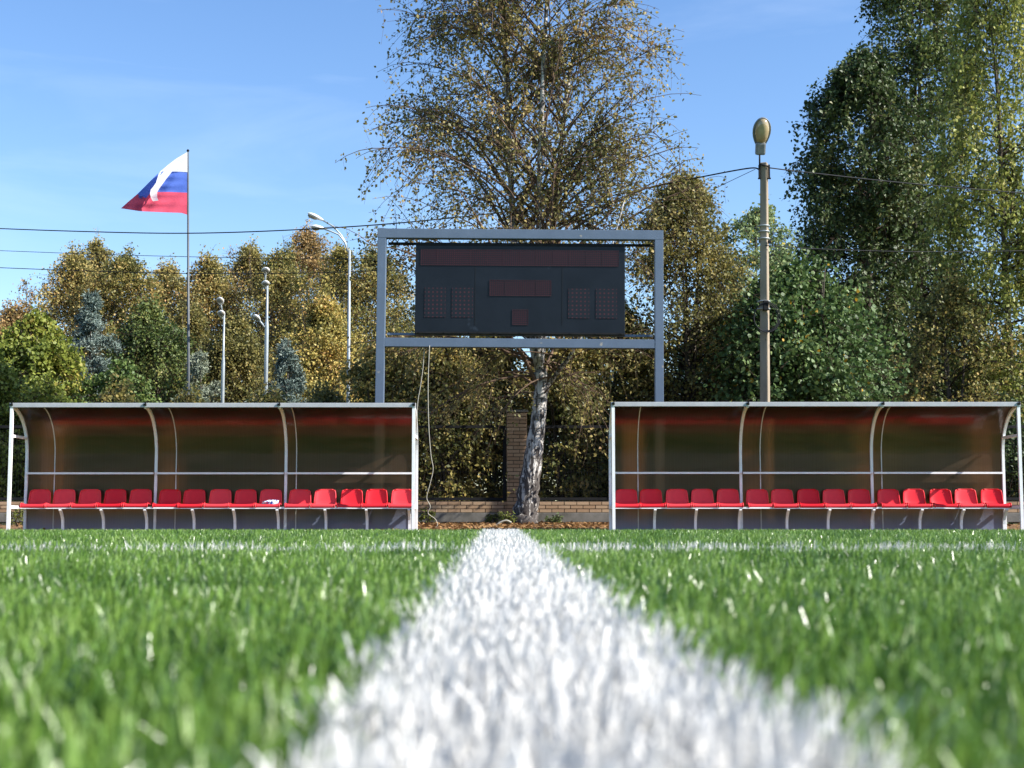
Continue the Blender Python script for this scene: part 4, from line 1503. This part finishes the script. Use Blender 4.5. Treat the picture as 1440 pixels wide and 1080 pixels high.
def spruce(px, D, env_px, lm, label, seed, n=95):
    base = (P(px, 700, D)[0], D, .0)
    env_ = px_env(env_px, D, base)
    H = max(e[0] for e in env_)
    ld = np.array([(0, 0, H * k / 6, .11 * (1 - .95 * k / 6)) for k in range(7)])
    return make_tree('spruce_tree', label, 'tree', base, [ld], env_, LM[lm], M['bark_grey'], M['bark_grey'], seed, n_prim=n, n_sec=16, zlo=.4, rise=.10, droop=.10, sec_len=.42, hang_sec=.18,
                     leaf_per=15, leaf=.13, aspect=.30, hang=.0, jitter=.035, prim_pow=1.25, t_lo=.15, prim_r=.03, wob=.25, low=False, group='spruces among the autumn trees')


spruce(121, 46, [(412, 1), (425, 5), (450, 17), (490, 33), (540, 44), (600, 52), (680, 56)], 'spruce', 'large blue grey spruce standing before the brown trees', 160, 150)
spruce(279, 52, [(490, 1), (505, 10), (530, 22), (560, 30), (620, 40)], 'palespruce', 'small pale spruce at the foot of the flagpole', 161, 90)
spruce(402, 48, [(478, 1), (500, 9), (530, 22), (560, 36), (620, 48)], 'spruce', 'small blue green spruce beside the lamp with three heads', 162, 100)

# unseen wood behind the camera, added to darken reflections in the sheets and display
rgw = np.random.default_rng(5)
n = 16000
wxs = rgw.uniform(-110, 110, n)
hgt = 10 + 3 * np.sin(wxs * .21) + 2 * np.sin(wxs * .57 + 1) + 1.5 * np.sin(wxs * 1.3)
pos = np.stack([wxs, -72 + rgw.normal(0, 2.2, n), rgw.random(n) ** .8 * hgt], -1)
V, Fc = leaves_np(rgw, pos, 1.15, .8, .3, 'leaf')
o = link_mesh('unseen_woodland', np_mesh('unseen_woodland', V, [Fc]), LM['darkbirch'])
props(o, 'unseen dark wood added behind the viewer for the reflections', 'woodland', kind='stuff')

# weeds at the foot of the wall
for i, (px, D, h, lab) in enumerate([(601, 27.9, .26, 'leafy weed by the wavy hanging cable'), (713, 27.2, .20, 'small weed beside the birch foot'),
                                     (692, 27.9, .16, 'low weed at the wall foot between the cables and the birch'), (778, 27.6, .13, 'low grass tuft on the soil past the birch foot'),
                                     (24, 26.4, .34, 'weed in the open end of the bag shelter')]):
    base = (P(px, 735, D)[0], D, float(gz(D)) - .01)
    lds = [np.array([(0, 0, 0, .006), (random.uniform(-.1, .1), random.uniform(-.05, .05), h * .6, .004), (random.uniform(-.2, .2), random.uniform(-.1, .1), h, .002)]) for _ in range(6)]
    make_tree('weed', lab, 'plant', base, lds, [(0, .10), (h * .5, .16), (h, .08)], LM['lime'] if i != 3 else LM['green'], M['bark_dark'], M['bark_dark'], 170 + i, n_prim=22, n_sec=4, zlo=.04,
              sec_len=.10, leaf_per=3, leaf=.05, aspect=.5, hang_sec=.2, jitter=.01, group='weeds at the foot of the fence', prim_r=.003)

# ------------------------------------------------------------------ light
SUN = Vector((1.29, -.40, 1.0)).normalized()
elev = math.asin(SUN.z)
ld = bpy.data.lights.new('sun', 'SUN')
ld.energy = 4.8
ld.angle = R(.53)
ld.color = (1., .955, .88)
so = bpy.data.objects.new('sun', ld)
COL.objects.link(so)
so.rotation_euler = SUN.to_track_quat('Z', 'Y').to_euler()

w = bpy.data.worlds.new('World')
scene.world = w
w.use_nodes = True
nt = w.node_tree
nt.nodes.clear()
L = nt.links.new
out = N(nt, 'ShaderNodeOutputWorld')
bg = N(nt, 'ShaderNodeBackground'); setin(bg, Strength=.106)
sky = N(nt, 'ShaderNodeTexSky', sky_type='NISHITA')
sky.sun_disc = False
sky.sun_elevation = elev
sky.sun_rotation = math.atan2(SUN.x, SUN.y)
sky.air_density = 1.0; sky.dust_density = .4; sky.ozone_density = 2.2
hs = N(nt, 'ShaderNodeHueSaturation'); setin(hs, Hue=.506, Saturation=1.17, Value=1.)
L(sky.outputs[0], hs.inputs['Color'])
# faint wisps of high cloud
tc = N(nt, 'ShaderNodeTexCoord')
mp = N(nt, 'ShaderNodeMapping'); mp.inputs['Scale'].default_value = (3.2, 1.2, 15); mp.inputs['Rotation'].default_value = (0, R(12), 0)
L(tc.outputs['Generated'], mp.inputs['Vector'])
nz = N(nt, 'ShaderNodeTexNoise'); setin(nz, Scale=1.25, Detail=7., Roughness=.55, Distortion=.5)
L(mp.outputs[0], nz.inputs['Vector'])
rp = ramp(nt, [(.54, (0, 0, 0)), (.85, (.13, .13, .13))]); L(nz.outputs['Fac'], rp.inputs['Fac'])
mx = N(nt, 'ShaderNodeMix', data_type='RGBA')
L(rp.outputs[0], mx.inputs['Factor']); L(hs.outputs[0], mx.inputs['A']); mx.inputs['B'].default_value = (6.5, 7.2, 8.0, 1)
L(mx.outputs['Result'], bg.inputs['Color'])
L(bg.outputs[0], out.inputs[0])

# ------------------------------------------------------------------ camera
cd = bpy.data.cameras.new('camera')
cd.sensor_width = 36
cd.lens = F / 1440 * 36
cd.clip_start = .02
cd.clip_end = 2000
cd.dof.use_dof = True
cd.dof.focus_distance = 25.5
cd.dof.aperture_fstop = 11
co = bpy.data.objects.new('camera', cd)
COL.objects.link(co)
co.location = (0, 0, CAMZ)
co.rotation_euler = (math.pi / 2 + PITCH, 0, 0)
scene.camera = co

scene.view_settings.view_transform = 'Standard'
scene.view_settings.look = 'None'
scene.view_settings.exposure = 1.12
scene.view_settings.gamma = 1
scene.cycles.max_bounces = 7
scene.cycles.diffuse_bounces = 3
scene.cycles.glossy_bounces = 3
scene.cycles.transmission_bounces = 4
scene.cycles.transparent_max_bounces = 16
